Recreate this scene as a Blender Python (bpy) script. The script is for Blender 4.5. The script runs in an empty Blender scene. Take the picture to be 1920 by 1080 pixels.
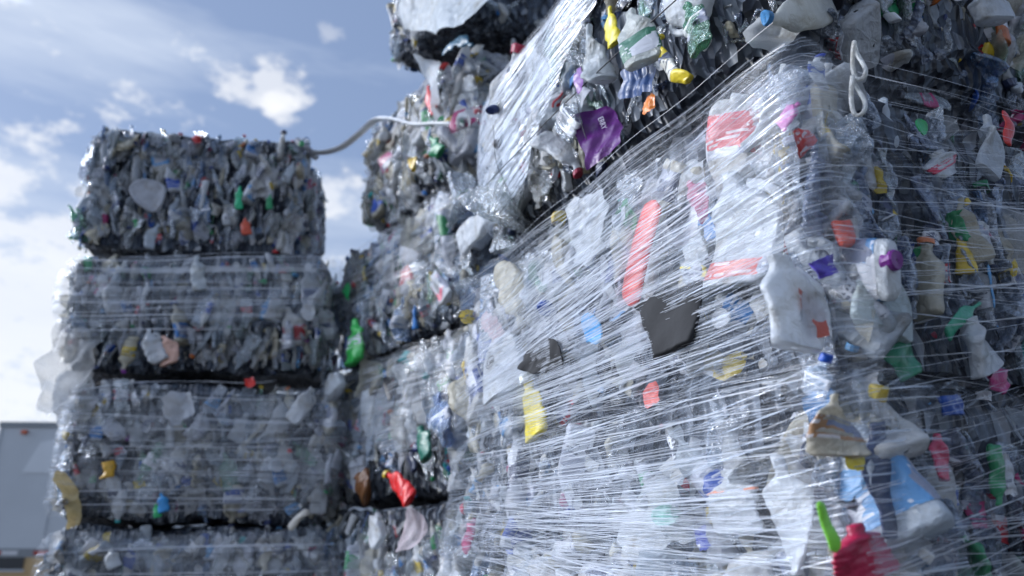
import bpy, math, random
import numpy as np
from mathutils import Vector, Matrix
R = math.radians
C = bpy.context.scene.collection
SC = bpy.context.scene

# ------------------------------------------------------------------ camera
F_PX, HORIZON, CAM_Z = 1387.0, 1020.0, 1.77
PITCH = math.atan((HORIZON - 540) / F_PX)
cd = bpy.data.cameras.new('camera'); cam = bpy.data.objects.new('camera', cd); C.objects.link(cam)
cam.location = (0, 0, CAM_Z); cam.rotation_euler = (math.pi / 2 + PITCH, 0, 0)
cd.sensor_width = 36; cd.lens = 36 * F_PX / 1920; cd.clip_start = 0.05; cd.clip_end = 5000
cd.dof.use_dof = True; cd.dof.focus_distance = 1.95; cd.dof.aperture_fstop = 1.9
SC.camera = cam

# ------------------------------------------------------------------ world + sun
SUN_EL, SUN_AZ = R(24), R(-84)          # azimuth measured from +Y, negative is to the left
w = bpy.data.worlds.new('World'); SC.world = w; w.use_nodes = True
nt = w.node_tree; nt.nodes.clear()
def N(nt, t, **kw):
    n = nt.nodes.new(t)
    for k, v in kw.items():
        if k.startswith('i_'): n.inputs[k[2:].replace('_', ' ')].default_value = v
        else: setattr(n, k, v)
    return n
def math_(nt, op, a, b=None, c=None, clamp=False):
    n = nt.nodes.new('ShaderNodeMath'); n.operation = op; n.use_clamp = clamp
    for k, v in enumerate((a, b, c)):
        if v is None: continue
        if isinstance(v, (int, float)): n.inputs[k].default_value = v
        else: nt.links.new(v, n.inputs[k])
    return n.outputs[0]
def mixc(nt, f, a, b, blend='MIX'):
    n = nt.nodes.new('ShaderNodeMix'); n.data_type = 'RGBA'; n.blend_type = blend
    for s, v in ((n.inputs[0], f), (n.inputs[6], a), (n.inputs[7], b)):
        if isinstance(v, (int, float)): s.default_value = v
        elif isinstance(v, tuple): s.default_value = v if len(v) == 4 else v + (1,)
        else: nt.links.new(v, s)
    return n.outputs[2]
def ramp(nt, f, stops):
    n = nt.nodes.new('ShaderNodeValToRGB'); cr = n.color_ramp
    while len(cr.elements) < len(stops): cr.elements.new(0.5)
    for e, (p, c) in zip(cr.elements, stops):
        e.position = p; e.color = c if len(c) == 4 else tuple(c) + (1,)
    nt.links.new(f, n.inputs[0]); return n.outputs[0]

def ray(x, y):
    r = (x - 960) / F_PX; u = (540 - y) / F_PX
    return Vector((r, math.cos(PITCH) - u * math.sin(PITCH), math.sin(PITCH) + u * math.cos(PITCH)))

sky = N(nt, 'ShaderNodeTexSky', sky_type='NISHITA', sun_disc=False, sun_elevation=SUN_EL, sun_rotation=SUN_AZ,
        air_density=1.0, dust_density=2.0, ozone_density=3.0)
tc = N(nt, 'ShaderNodeTexCoord')
mp = N(nt, 'ShaderNodeMapping'); mp.inputs['Scale'].default_value = (.8, 1.0, 4.6); mp.inputs['Rotation'].default_value = (0, R(24), 0)
nt.links.new(tc.outputs['Generated'], mp.inputs['Vector'])
n1 = N(nt, 'ShaderNodeTexNoise', i_Scale=2.6, i_Detail=8.0, i_Roughness=0.55); nt.links.new(mp.outputs[0], n1.inputs['Vector'])
n2 = N(nt, 'ShaderNodeTexNoise', i_Scale=14.0, i_Detail=8.0, i_Roughness=0.62); mp2 = N(nt, 'ShaderNodeMapping'); mp2.inputs['Scale'].default_value = (1, 1, 1.8); mp2.inputs['Rotation'].default_value = (0, R(-20), 0); nt.links.new(tc.outputs['Generated'], mp2.inputs['Vector']); nt.links.new(mp2.outputs[0], n2.inputs['Vector'])
sep = N(nt, 'ShaderNodeSeparateXYZ'); nt.links.new(tc.outputs['Generated'], sep.inputs[0])
# thin veil: thicker low down and to the left
low = math_(nt, 'MULTIPLY_ADD', sep.outputs['Z'], -1.7, 1.0)
left = math_(nt, 'ADD', math_(nt, 'MULTIPLY', sep.outputs['X'], -0.4), math_(nt, 'MULTIPLY', sep.outputs['Y'], -0.18))
veil = math_(nt, 'ADD', math_(nt, 'ADD', low, left), math_(nt, 'MULTIPLY_ADD', n1.outputs['Fac'], 2.6, -1.38))
veil = math_(nt, 'MULTIPLY', veil, 1.0, clamp=True)
base = mixc(nt, .4, sky.outputs[0], (3.9, 5.1, 8.0)); base = mixc(nt, veil, base, (6.0, 6.8, 8.2))
base_b = base
def puff(px, py, rad, sx=1.0, sz=1.0):
    d = ray(px, py).normalized()
    sub = N(nt, 'ShaderNodeVectorMath', operation='SUBTRACT'); nt.links.new(tc.outputs['Generated'], sub.inputs[0]); sub.inputs[1].default_value = d
    sc = N(nt, 'ShaderNodeVectorMath', operation='MULTIPLY'); nt.links.new(sub.outputs[0], sc.inputs[0]); sc.inputs[1].default_value = (sx, 1.0, sz)
    ln = N(nt, 'ShaderNodeVectorMath', operation='LENGTH'); nt.links.new(sc.outputs[0], ln.inputs[0])
    q = math_(nt, 'ADD', math_(nt, 'DIVIDE', ln.outputs['Value'], rad), math_(nt, 'MULTIPLY_ADD', n2.outputs['Fac'], 5.0, -2.5))
    m = N(nt, 'ShaderNodeMapRange', interpolation_type='SMOOTHSTEP'); m.inputs['From Min'].default_value = 1.15; m.inputs['From Max'].default_value = 0.35
    nt.links.new(q, m.inputs['Value']); return m.outputs[0]
for (px, py, rad, sx, sz, k) in ((505, 160, .042, .7, 1.5, .6), (612, 62, .02, .7, 1.5, .28), (525, 200, .022, 1, 1, .6), (625, 365, .04, 1, 1.3, .5), (90, 640, .3, .8, 1.4, .6)):
    base = mixc(nt, math_(nt, 'MULTIPLY', puff(px, py, rad, sx, sz), k), base, (9.0, 9.1, 9.3))
# added bright cloud, out of view to the left, to light the left-facing sides
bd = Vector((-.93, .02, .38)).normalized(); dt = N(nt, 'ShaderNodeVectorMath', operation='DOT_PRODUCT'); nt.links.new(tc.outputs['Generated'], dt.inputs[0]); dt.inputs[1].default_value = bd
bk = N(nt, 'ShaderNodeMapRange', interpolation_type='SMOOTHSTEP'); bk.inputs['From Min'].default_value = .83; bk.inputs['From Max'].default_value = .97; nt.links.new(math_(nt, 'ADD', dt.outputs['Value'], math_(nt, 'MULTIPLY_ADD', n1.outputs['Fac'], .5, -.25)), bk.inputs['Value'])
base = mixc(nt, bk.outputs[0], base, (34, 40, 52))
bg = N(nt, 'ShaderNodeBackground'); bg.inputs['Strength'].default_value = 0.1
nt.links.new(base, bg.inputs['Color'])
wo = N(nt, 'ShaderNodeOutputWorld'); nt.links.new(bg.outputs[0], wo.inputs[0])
w.cycles.sampling_method = 'MANUAL'; w.cycles.sample_map_resolution = 512
sd = bpy.data.lights.new('sun', 'SUN'); sd.energy = 1.8; sd.angle = R(14); sd.color = (1, .98, .95)
so = bpy.data.objects.new('sun', sd); C.objects.link(so)
sdir = Vector((math.sin(SUN_AZ) * math.cos(SUN_EL), math.cos(SUN_AZ) * math.cos(SUN_EL), math.sin(SUN_EL)))
so.rotation_euler = sdir.to_track_quat('Z', 'Y').to_euler(); so.location = (-20, 10, 20)
vs = SC.view_settings; vs.view_transform = 'Standard'; vs.look = 'None'; vs.gamma = 1; vs.exposure = 0.26; vs.use_curve_mapping = False
cy = SC.cycles
cy.max_bounces = 6; cy.diffuse_bounces = 3; cy.glossy_bounces = 3; cy.transmission_bounces = 4; cy.transparent_max_bounces = 22
cy.caustics_reflective = False; cy.caustics_refractive = False; cy.use_denoising = True; cy.sample_clamp_indirect = 4.0

# ------------------------------------------------------------------ helpers
def tag(o, label=None, cat=None, group=None, kind=None):
    if label: o['label'] = label
    if cat: o['category'] = cat
    if group: o['group'] = group
    if kind: o['kind'] = kind
    return o
def new_mat(name):
    m = bpy.data.materials.new(name); m.use_nodes = True; m.node_tree.nodes.clear(); return m, m.node_tree
def bsdf_out(nt, sh):
    o = N(nt, 'ShaderNodeOutputMaterial'); nt.links.new(sh, o.inputs[0])
def mixs(nt, f, a, b):
    n = N(nt, 'ShaderNodeMixShader')
    if isinstance(f, (int, float)): n.inputs[0].default_value = f
    else: nt.links.new(f, n.inputs[0])
    nt.links.new(a, n.inputs[1]); nt.links.new(b, n.inputs[2]); return n.outputs[0]
def objco(nt): return N(nt, 'ShaderNodeTexCoord').outputs['Object']
def noise(nt, vec, scale, detail=3.0, rough=.5, dist=0.0):
    n = N(nt, 'ShaderNodeTexNoise', i_Scale=float(scale), i_Detail=float(detail), i_Roughness=float(rough), i_Distortion=float(dist))
    if vec is not None: nt.links.new(vec, n.inputs['Vector'])
    return n.outputs['Fac']
def bump(nt, h, strength, dist, prev=None):
    b = N(nt, 'ShaderNodeBump'); b.inputs['Strength'].default_value = strength; b.inputs['Distance'].default_value = dist
    nt.links.new(h, b.inputs['Height'])
    if prev is not None: nt.links.new(prev, b.inputs['Normal'])
    return b.outputs[0]
def tint(nt): return N(nt, 'ShaderNodeAttribute', attribute_name='tint').outputs['Color']
def prin(nt, base, rough, nrm=None, spec=.5, metal=0.0):
    p = N(nt, 'ShaderNodeBsdfPrincipled')
    for s, v in (('Base Color', base), ('Roughness', rough), ('Specular IOR Level', spec), ('Metallic', metal)):
        if isinstance(v, (int, float)): p.inputs[s].default_value = v
        elif isinstance(v, tuple): p.inputs[s].default_value = v if len(v) == 4 else v + (1,)
        else: nt.links.new(v, p.inputs[s])
    if nrm is not None: nt.links.new(nrm, p.inputs['Normal'])
    return p.outputs[0]
def scaled(nt, vec, s):
    m = N(nt, 'ShaderNodeMapping'); m.inputs['Scale'].default_value = s; nt.links.new(vec, m.inputs['Vector']); return m.outputs[0]

MATS = {}
# clear crinkled bottle plastic: partly see-through, glossy, hazy where it is creased
m, t = new_mat('clear_plastic'); co = objco(t)
crk = noise(t, co, 60, 4, .6, 1.2)
vo = N(t, 'ShaderNodeTexVoronoi', i_Scale=42.0); t.links.new(scaled(t, co, (1, 1, .6)), vo.inputs['Vector'])
nb = bump(t, math_(t, 'ADD', crk, vo.outputs['Distance']), 1.0, .014)
fr = N(t, 'ShaderNodeLayerWeight'); fr.inputs['Blend'].default_value = .3; t.links.new(nb, fr.inputs['Normal'])
tn = tint(t)
hz = math_(t, 'MULTIPLY_ADD', crk, 2.6, -1.15, clamp=True)
fac = math_(t, 'MULTIPLY_ADD', fr.outputs['Facing'], .75, .13, clamp=True)
tr = N(t, 'ShaderNodeBsdfTransparent'); t.links.new(mixc(t, .25, tn, (1, 1, 1)), tr.inputs[0])
gl = N(t, 'ShaderNodeBsdfAnisotropic', i_Roughness=.13, i_Color=(.95, .97, 1, 1)); t.links.new(nb, gl.inputs['Normal'])
sh = mixs(t, fac, tr.outputs[0], gl.outputs[0])
bsdf_out(t, mixs(t, math_(t, 'MULTIPLY_ADD', hz, .5, .12), sh, prin(t, tn, .2, nb, .8))); MATS['clear'] = m
# milky white bottle plastic
m, t = new_mat('milky_plastic'); co = objco(t)
g = noise(t, co, 9, 6, .65); tn = tint(t)
dirt = ramp(t, g, [(.34, (.55, .48, .4)), (.42, (.88, .86, .82)), (.5, (1, 1, 1))])
colr = mixc(t, .8, tn, dirt, 'MULTIPLY')
vo = N(t, 'ShaderNodeTexVoronoi', i_Scale=17.0); t.links.new(co, vo.inputs['Vector'])
nb = bump(t, math_(t, 'ADD', noise(t, co, 30, 4, .6, .8), vo.outputs['Distance']), .7, .018)
tl = N(t, 'ShaderNodeBsdfTranslucent'); t.links.new(colr, tl.inputs[0])
bsdf_out(t, mixs(t, .4, prin(t, colr, .24, nb, .6), tl.outputs[0])); MATS['milky'] = m
# thin cloudy bag plastic
m, t = new_mat('bag_plastic'); co = objco(t)
tn = tint(t); nn = noise(t, co, 40, 5, .65, 1.0)
nb = bump(t, nn, .8, .012)
fr = N(t, 'ShaderNodeLayerWeight'); fr.inputs['Blend'].default_value = .5; t.links.new(nb, fr.inputs['Normal'])
fac = math_(t, 'ADD', math_(t, 'MULTIPLY', fr.outputs['Facing'], .5), math_(t, 'MULTIPLY_ADD', nn, .6, .12), clamp=True)
tr = N(t, 'ShaderNodeBsdfTransparent'); tl = N(t, 'ShaderNodeBsdfTranslucent'); t.links.new(tn, tl.inputs[0])
bsdf_out(t, mixs(t, fac, tr.outputs[0], mixs(t, .3, prin(t, tn, .25, nb, .7), tl.outputs[0]))); MATS['bag'] = m
# solid coloured plastic
m, t = new_mat('coloured_plastic'); co = objco(t)
tn = tint(t); g = noise(t, co, 14, 6, .7)
colr = mixc(t, .7, tn, ramp(t, g, [(.33, (.45, .42, .38)), (.48, (1, 1, 1))]), 'MULTIPLY')
nb = bump(t, noise(t, co, 18, 3, .5, 1.0), .4, .015)
bsdf_out(t, prin(t, colr, math_(t, 'MULTIPLY_ADD', g, .5, .1), nb, .5)); MATS['colour'] = m
# printed label / wrapper: blocks and lines of print over the ground colour
m, t = new_mat('printed_label'); tn = tint(t)
uv = N(t, 'ShaderNodeUVMap').outputs[0]
rows = N(t, 'ShaderNodeTexBrick', i_Scale=1.0); rows.offset = .37; rows.squash = 1.0
rows.inputs['Brick Width'].default_value = .03; rows.inputs['Row Height'].default_value = .012; rows.inputs['Mortar Size'].default_value = .0028
rows.inputs['Color1'].default_value = (0, 0, 0, 1); rows.inputs['Color2'].default_value = (1, 1, 1, 1); rows.inputs['Mortar'].default_value = (1, 1, 1, 1)
t.links.new(uv, rows.inputs['Vector'])
blk = N(t, 'ShaderNodeTexVoronoi', i_Scale=17.0, distance='CHEBYCHEV'); t.links.new(scaled(t, uv, (1, .8, 1)), blk.inputs['Vector'])
sp = N(t, 'ShaderNodeSeparateColor'); t.links.new(blk.outputs['Color'], sp.inputs[0])
art = mixc(t, math_(t, 'GREATER_THAN', sp.outputs[0], .62), tn, mixc(t, sp.outputs[2], (.75, .76, .78), (.05, .07, .16)))
txt = math_(t, 'MULTIPLY', math_(t, 'LESS_THAN', rows.outputs['Color'], .5), math_(t, 'LESS_THAN', noise(t, uv, 60, 2), .56))
txt = math_(t, 'MULTIPLY', txt, math_(t, 'GREATER_THAN', sp.outputs[1], .45))
lum = N(t, 'ShaderNodeRGBToBW'); t.links.new(tn, lum.inputs[0])
ink = mixc(t, math_(t, 'GREATER_THAN', lum.outputs[0], .3), (.7, .7, .72), (.04, .05, .08))
colr = mixc(t, math_(t, 'MULTIPLY', txt, .75), art, ink)
nb = bump(t, noise(t, uv, 35, 4, .6, 1), .6, .01)
bsdf_out(t, prin(t, colr, .3, nb, .5)); MATS['label'] = m
# pressed heart of a bale, coloured near-black to put shade into the gaps
m, t = new_mat('pressed_scrap'); co = objco(t)
vo = N(t, 'ShaderNodeTexVoronoi', i_Scale=30.0); t.links.new(scaled(t, co, (1, 1, .35)), vo.inputs['Vector'])
hs = N(t, 'ShaderNodeSeparateColor'); t.links.new(vo.outputs['Color'], hs.inputs[0])
colr = ramp(t, hs.outputs[0], [(0, (.012, .014, .02)), (.5, (.03, .038, .055)), (.8, (.09, .11, .14)), (1, (.28, .3, .33))])
bsdf_out(t, prin(t, colr, .35, bump(t, vo.outputs['Distance'], 1.0, .05), .4)); MATS['core'] = m
# stretch film: ridged sheet, streaks run along the wrapping direction (UV u)
def film_mat(name, body, streak, vs_, patch, rough=.22, thresh=.56):
    m, t = new_mat(name); uv = N(t, 'ShaderNodeUVMap').outputs[0]
    wn = noise(t, uv, 2.2, 2); 
    off = N(t, 'ShaderNodeCombineXYZ'); t.links.new(math_(t, 'MULTIPLY', wn, .03), off.inputs[1])
    ad = N(t, 'ShaderNodeVectorMath', operation='ADD'); t.links.new(uv, ad.inputs[0]); t.links.new(off.outputs[0], ad.inputs[1])
    s1 = noise(t, scaled(t, ad.outputs[0], (1.6, vs_, 1)), 1.0, 3, .65)
    s2 = noise(t, scaled(t, ad.outputs[0], (.8, vs_ * .28, 1)), 1.0, 2, .5)
    big = noise(t, scaled(t, uv, (1.3, 3.5, 1)), 1.0, 3, .6)
    st = N(t, 'ShaderNodeMapRange', interpolation_type='SMOOTHSTEP'); st.inputs['From Min'].default_value = thresh; st.inputs['From Max'].default_value = thresh + .06; t.links.new(s1, st.inputs['Value'])
    pt = N(t, 'ShaderNodeMapRange', interpolation_type='SMOOTHSTEP'); pt.inputs['From Min'].default_value = .4; pt.inputs['From Max'].default_value = .62; t.links.new(big, pt.inputs['Value'])
    fac = math_(t, 'ADD', math_(t, 'MULTIPLY_ADD', pt.outputs[0], patch, body), math_(t, 'MULTIPLY', st.outputs[0], streak))
    fac = math_(t, 'MULTIPLY', fac, math_(t, 'MULTIPLY_ADD', s2, 1.5, .25), clamp=True)
    h = math_(t, 'ADD', s1, math_(t, 'MULTIPLY', s2, 2.0))
    nb = bump(t, h, .8, .009)
    tr = N(t, 'ShaderNodeBsdfTransparent'); tl = N(t, 'ShaderNodeBsdfTranslucent', i_Color=(.8, .85, .92, 1))
    p = prin(t, (.7, .79, .92), rough, nb, 1.0)
    gl = N(t, 'ShaderNodeBsdfAnisotropic', i_Roughness=rough, i_Color=(.95, .97, 1, 1)); t.links.new(nb, gl.inputs['Normal'])
    bsdf_out(t, mixs(t, fac, tr.outputs[0], mixs(t, .35, mixs(t, .35, p, tl.outputs[0]), gl.outputs[0])))
    return m
MATS['film'] = film_mat('stretch_film', .025, .42, 240, .05, .16, .57)
MATS['film_clear'] = film_mat('stretch_film_clear', .012, .3, 220, .02, .1, .6)
MATS['film_far'] = film_mat('stretch_film_slack', .02, .2, 50, .08, .2, .58)
MATS['film_white'] = film_mat('stretch_film_white', .07, .75, 120, .14, .28, .5)
MATS['film_dense'] = film_mat('stretch_film_dense', .02, .5, 170, .1, .14, .56)
m, t = new_mat('film_strand'); uv = N(t, 'ShaderNodeUVMap').outputs[0]
tr = N(t, 'ShaderNodeBsdfTransparent'); tl = N(t, 'ShaderNodeBsdfTranslucent', i_Color=(.9, .93, 1, 1))
fac = math_(t, 'MULTIPLY_ADD', noise(t, uv, 3, 2), .9, .08, clamp=True)
bsdf_out(t, mixs(t, fac, tr.outputs[0], mixs(t, .35, prin(t, (.85, .88, .93), .2, None, 1.0), tl.outputs[0]))); MATS['strand'] = m
def plain(name, col, rough, bs=30, bst=.2, metal=0.0, var=.15):
    m, t = new_mat(name); co = objco(t); g = noise(t, co, bs * .3, 5, .6)
    colr = mixc(t, 1.0, col, mixc(t, g, (1 - var * 2,) * 3, (1 + var,) * 3), 'MULTIPLY')
    bsdf_out(t, prin(t, colr, rough, bump(t, noise(t, co, bs, 4), bst, .01), .5, metal)); MATS[name] = m; return m
plain('trailer_skin', (.52, .55, .58), .4, 2, .02, 0, .12)
plain('trailer_glare', (.66, .69, .72), .35, 2, .02)
plain('trailer_rail', (.22, .24, .26), .4, 4, .05, .4)
plain('rubber', (.02, .02, .022), .8)
plain('tape_red', (.35, .03, .02), .4); plain('tape_white', (.6, .6, .62), .4)
plain('lamp_orange', (.55, .09, .02), .3)
plain('tan_wall', (.52, .36, .18), .8, 3, .1)
plain('dark_glass', (.03, .035, .04), .15)
plain('roof_metal', (.2, .2, .2), .5)
plain('strap_white', (.74, .76, .78), .35, 30, .1, 0, .04)
plain('wire', (.03, .03, .032), .4, 30, .1, .6)
plain('wood', (.45, .4, .33), .7, 25, .3)
plain('ink_white', (.72, .66, .78), .5); plain('ink_dark', (.03, .03, .04), .5)

# ------------------------------------------------------------------ batches of geometry (numpy)
class Batch:
    def __init__(s): s.V = []; s.F = []; s.M = []; s.T = []; s.U = []; s.n = 0; s.S = []
    def add(s, V, F, mat, col, UV=None, smooth=True):
        V = np.asarray(V, float); F = np.asarray(F, int)
        s.V.append(V); s.F.append(F + s.n); s.n += len(V)
        s.M += [mat] * len(F); c = np.ones((len(F), 4)); c[:, :3] = col; s.T.append(c)
        s.U.append(UV if UV is not None else V[:, :2]); s.S.append(np.full(len(F), smooth))
    def build(s, name, parent=None, mw=None):
        V = np.vstack(s.V); F = np.vstack(s.F); U = np.vstack(s.U); T = np.vstack(s.T); S = np.concatenate(s.S)
        me = bpy.data.meshes.new(name)
        me.vertices.add(len(V)); me.vertices.foreach_set('co', V.ravel().astype(np.float32))
        me.loops.add(F.size); me.loops.foreach_set('vertex_index', F.ravel().astype(np.int32))
        me.polygons.add(len(F)); me.polygons.foreach_set('loop_start', np.arange(0, F.size, 4, dtype=np.int32))
        names = sorted(set(s.M))
        for k in names: me.materials.append(MATS[k])
        ix = {k: i for i, k in enumerate(names)}
        me.polygons.foreach_set('material_index', np.array([ix[k] for k in s.M], np.int32))
        me.polygons.foreach_set('use_smooth', S)
        a = me.attributes.new('tint', 'FLOAT_COLOR', 'FACE'); a.data.foreach_set('color', T.ravel().astype(np.float32))
        uv = me.uv_layers.new(name='UVMap'); uv.data.foreach_set('uv', U[F.ravel()].ravel().astype(np.float32))
        me.update(calc_edges=True); me.validate()
        o = bpy.data.objects.new(name, me); C.objects.link(o)
        if parent: o.parent = parent
        if mw is not None: o.matrix_local = mw
        return o

rng = np.random.default_rng(11)
def grid_faces(nu, nv, wrap=True):
    """vertices are laid out v-major: index = v*nu + u"""
    u = np.arange(nu if wrap else nu - 1); v = np.arange(nv - 1)
    uu, vv = np.meshgrid(u, v); a = vv * nu + uu; b = vv * nu + (uu + 1) % nu
    return np.stack([a, b, b + nu, a + nu], -1).reshape(-1, 4)
def tri(x): return 2 * np.abs((x / np.pi) % 2 - 1) - 1
def crumpler(size, amp, k=7, seed=None):
    """a continuous field of creases and dents that every piece of one item shares"""
    r = np.random.default_rng(seed if seed is not None else rng.integers(1 << 30))
    D = r.normal(size=(k, 3)); D /= np.linalg.norm(D, axis=1)[:, None]
    W = r.normal(size=(k, 3)) * np.array([1, .45, 1.0]); f = 2 * np.pi / (size * r.uniform(.25, 1.1, k)); ph = r.uniform(0, 6.28, k)
    bend = r.normal(0, .15); tw = r.normal(0, .35)
    dc = r.normal(0, .35, (4, 3)) * size; ds = r.uniform(.12, .3, 4) * size; dv = r.normal(0, 1, (4, 3)) * size * .09
    def fn(P, bending=1.0):
        P = P.copy()
        Q = P.copy()
        for i in range(k):
            s = tri(Q @ D[i] * f[i] + ph[i]) if i % 2 else np.sin(Q @ D[i] * f[i] + ph[i])
            P += amp * s[:, None] * W[i] * (.9 / (1 + i * .25))
        for i in range(4):
            g = np.exp(-((Q - dc[i]) ** 2).sum(1) / ds[i] ** 2); P += g[:, None] * dv[i]
        a = tw * Q[:, 1] / size; c, s_ = np.cos(a), np.sin(a)
        x = P[:, 0] * c - P[:, 2] * s_; z = P[:, 0] * s_ + P[:, 2] * c; P[:, 0] = x; P[:, 2] = z
        P[:, 0] += bending * bend * (Q[:, 1] / size) ** 2 * size
        return P
    return fn

def tube(L, W, T, prof, nu, nv, sq=1.0, y0=0., y1=1., grow=1.0, offx=None, close=True):
    t = np.linspace(y0, y1, nv); r = prof(t) * grow
    th = np.linspace(0, 2 * np.pi, nu, endpoint=False)
    cx = np.sign(np.cos(th)) * np.abs(np.cos(th)) ** sq; cz = np.sign(np.sin(th)) * np.abs(np.sin(th)) ** sq
    neck = np.clip(1 - r, 0, 1)[:, None]
    X = r[:, None] * W / 2 * cx[None]; Z = (r[:, None] * T / 2 * (1 - neck) + r[:, None] * W / 2 * .8 * neck) * cz[None]
    Y = np.repeat(((t - .5) * L)[:, None], nu, 1)
    if offx is not None: X = X + offx(t)[:, None]
    V = np.stack([X, Y, Z], -1).reshape(-1, 3)
    U = np.stack([np.repeat((th / 6.283 * W * 2)[None], nv, 0), Y], -1).reshape(-1, 2)
    if close:   # pull the end rings shut
        for k, s_ in ((0, 1), (nv - 1, -1)):
            sl = slice(k * nu, (k + 1) * nu); c = V[sl].mean(0); ring = V[sl].copy()
            extra = c + (ring - c) * .12; n0 = len(V)
            V = np.vstack([V, extra]); U = np.vstack([U, U[sl]])
    F = grid_faces(nu, nv)
    if close:
        i = np.arange(nu); j = (i + 1) % nu; n0 = nu * nv
        F = np.vstack([F, np.stack([i, n0 + i, n0 + j, j], -1), np.stack([(nv - 1) * nu + i, (nv - 1) * nu + j, n0 + nu + j, n0 + nu + i], -1)])
    return V, F, U
def P_bottle(waist=.0, rib=9):
    def f(t):
        body = np.where(t < .04, .82 + t * 4.5, 1.0) - waist * np.exp(-((t - .42) / .07) ** 2) + .03 * np.sin(t * 6.283 * rib) * (t < .66)
        sh = np.clip((t - .66) / .2, 0, 1); sh = sh * sh * (3 - 2 * sh)
        return body * (1 - sh) + .27 * sh
    return f
def P_jug(t):
    sh = np.clip((t - .6) / .3, 0, 1); sh = sh * sh * (3 - 2 * sh)
    return np.where(t < .05, .85 + 3 * t, 1.0) * (1 - sh) + .26 * sh
def P_cup(t): return .72 + .28 * t + .07 * (t > .94)
def cap_piece(W, L, dy, dx, col, nu=12, name='cap', mat='colour'):
    r = W / 2; h = L
    ys = np.array([0, .08, .85, 1.0]) * h; rs = np.array([1.0, 1.04, 1.04, .9]) * r
    th = np.linspace(0, 2 * np.pi, nu, endpoint=False)
    V = np.stack([dx + rs[:, None] * np.cos(th), np.repeat((dy + ys)[:, None], nu, 1), rs[:, None] * np.sin(th)], -1).reshape(-1, 3)
    top = V[-nu:].copy(); c = top.mean(0); V = np.vstack([V, c + (top - c) * .1])
    return (name, V, grid_faces(nu, 5), mat, col, None, False)
# each generator returns a list of pieces (name, V, F, material, colour, UV, smooth); the first is the item's own body
def bottle(L=.2, W=.07, T=.03, col=(.8, .85, .9), label=None, cap=None, mat='clear', q=1, waist=None, amp=1.0, kind='crushed_bottle', lab=(.3, .58)):
    fn = crumpler(L * .5, L * .012 * amp); pr = P_bottle(rng.uniform(0, .2) if waist is None else waist, rng.integers(5, 10))
    nu, nv = (12, 13) if q == 0 else (16, 22) if q == 1 else (28, 44)
    V, F, U = tube(L, W, T, pr, nu, nv); P = [[kind, fn(V), F, mat, col, U, mat != 'clear']]
    if label is not None:
        V, F, U = tube(L, W, T, pr, nu, max(5, int(nv * .4)), y0=lab[0], y1=lab[1], grow=1.035, close=False)
        P.append(['label', fn(V), F, 'label', label, U + rng.uniform(0, 5, 2), True])
    if cap is not None:
        c = cap_piece(W * .36, W * .24, L * .485, 0, cap); c = list(c); c[1] = fn(c[1]); P.append(c)
    return P
def loop_tube(pts, rx, rz, nu=8):
    pts = np.array(pts, float); n = len(pts)
    T_ = np.gradient(pts, axis=0); T_ /= np.linalg.norm(T_, axis=1)[:, None] + 1e-9
    up = np.array([0, 0, 1.0]); S = np.cross(T_, up); ln = np.linalg.norm(S, axis=1)[:, None]; S = np.where(ln < 1e-3, np.array([[1, 0, 0]]), S / (ln + 1e-9))
    B = np.cross(S, T_); th = np.linspace(0, 2 * np.pi, nu, endpoint=False)
    V = pts[:, None] + rx * np.cos(th)[None, :, None] * S[:, None] + rz * np.sin(th)[None, :, None] * B[:, None]
    return V.reshape(-1, 3), grid_faces(nu, n)
def jug(L=.28, W=.16, T=.08, col=(.75, .78, .8), label=None, cap=None, q=1, handle=True, amp=1.0, kind='crushed_jug', mat='milky', lab=(.12, .5)):
    fn = crumpler(L * .6, L * .009 * amp); nu, nv = (16, 16) if q == 0 else (22, 26) if q == 1 else (36, 48)
    off = lambda t: -W * .12 * np.clip((t - .55) / .3, 0, 1)
    V, F, U = tube(L, W, T, P_jug, nu, nv, sq=.55, offx=off); P = [[kind, fn(V), F, mat, col, U, True]]
    if handle:
        a = np.linspace(0, 1, 12)
        x = W * (.08 + .36 * np.sin(a * 3.14) ** .7); y = L * (.36 - .34 * a)
        V, F = loop_tube(np.stack([x, y, a * 0], -1), W * .075, T * .14); P.append(['handle', fn(V), F, mat, col, None, True])
    if label is not None:
        V, F, U = tube(L, W, T, P_jug, nu, max(6, nv // 2), sq=.55, y0=lab[0], y1=lab[1], grow=1.03, close=False)
        P.append(['label', fn(V), F, 'label', label, U + rng.uniform(0, 5, 2), True])
    if cap is not None:
        c = list(cap_piece(W * .34, W * .16, L * .485, -W * .12, cap, 16)); c[1] = fn(c[1]); P.append(c)
    return P
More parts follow.
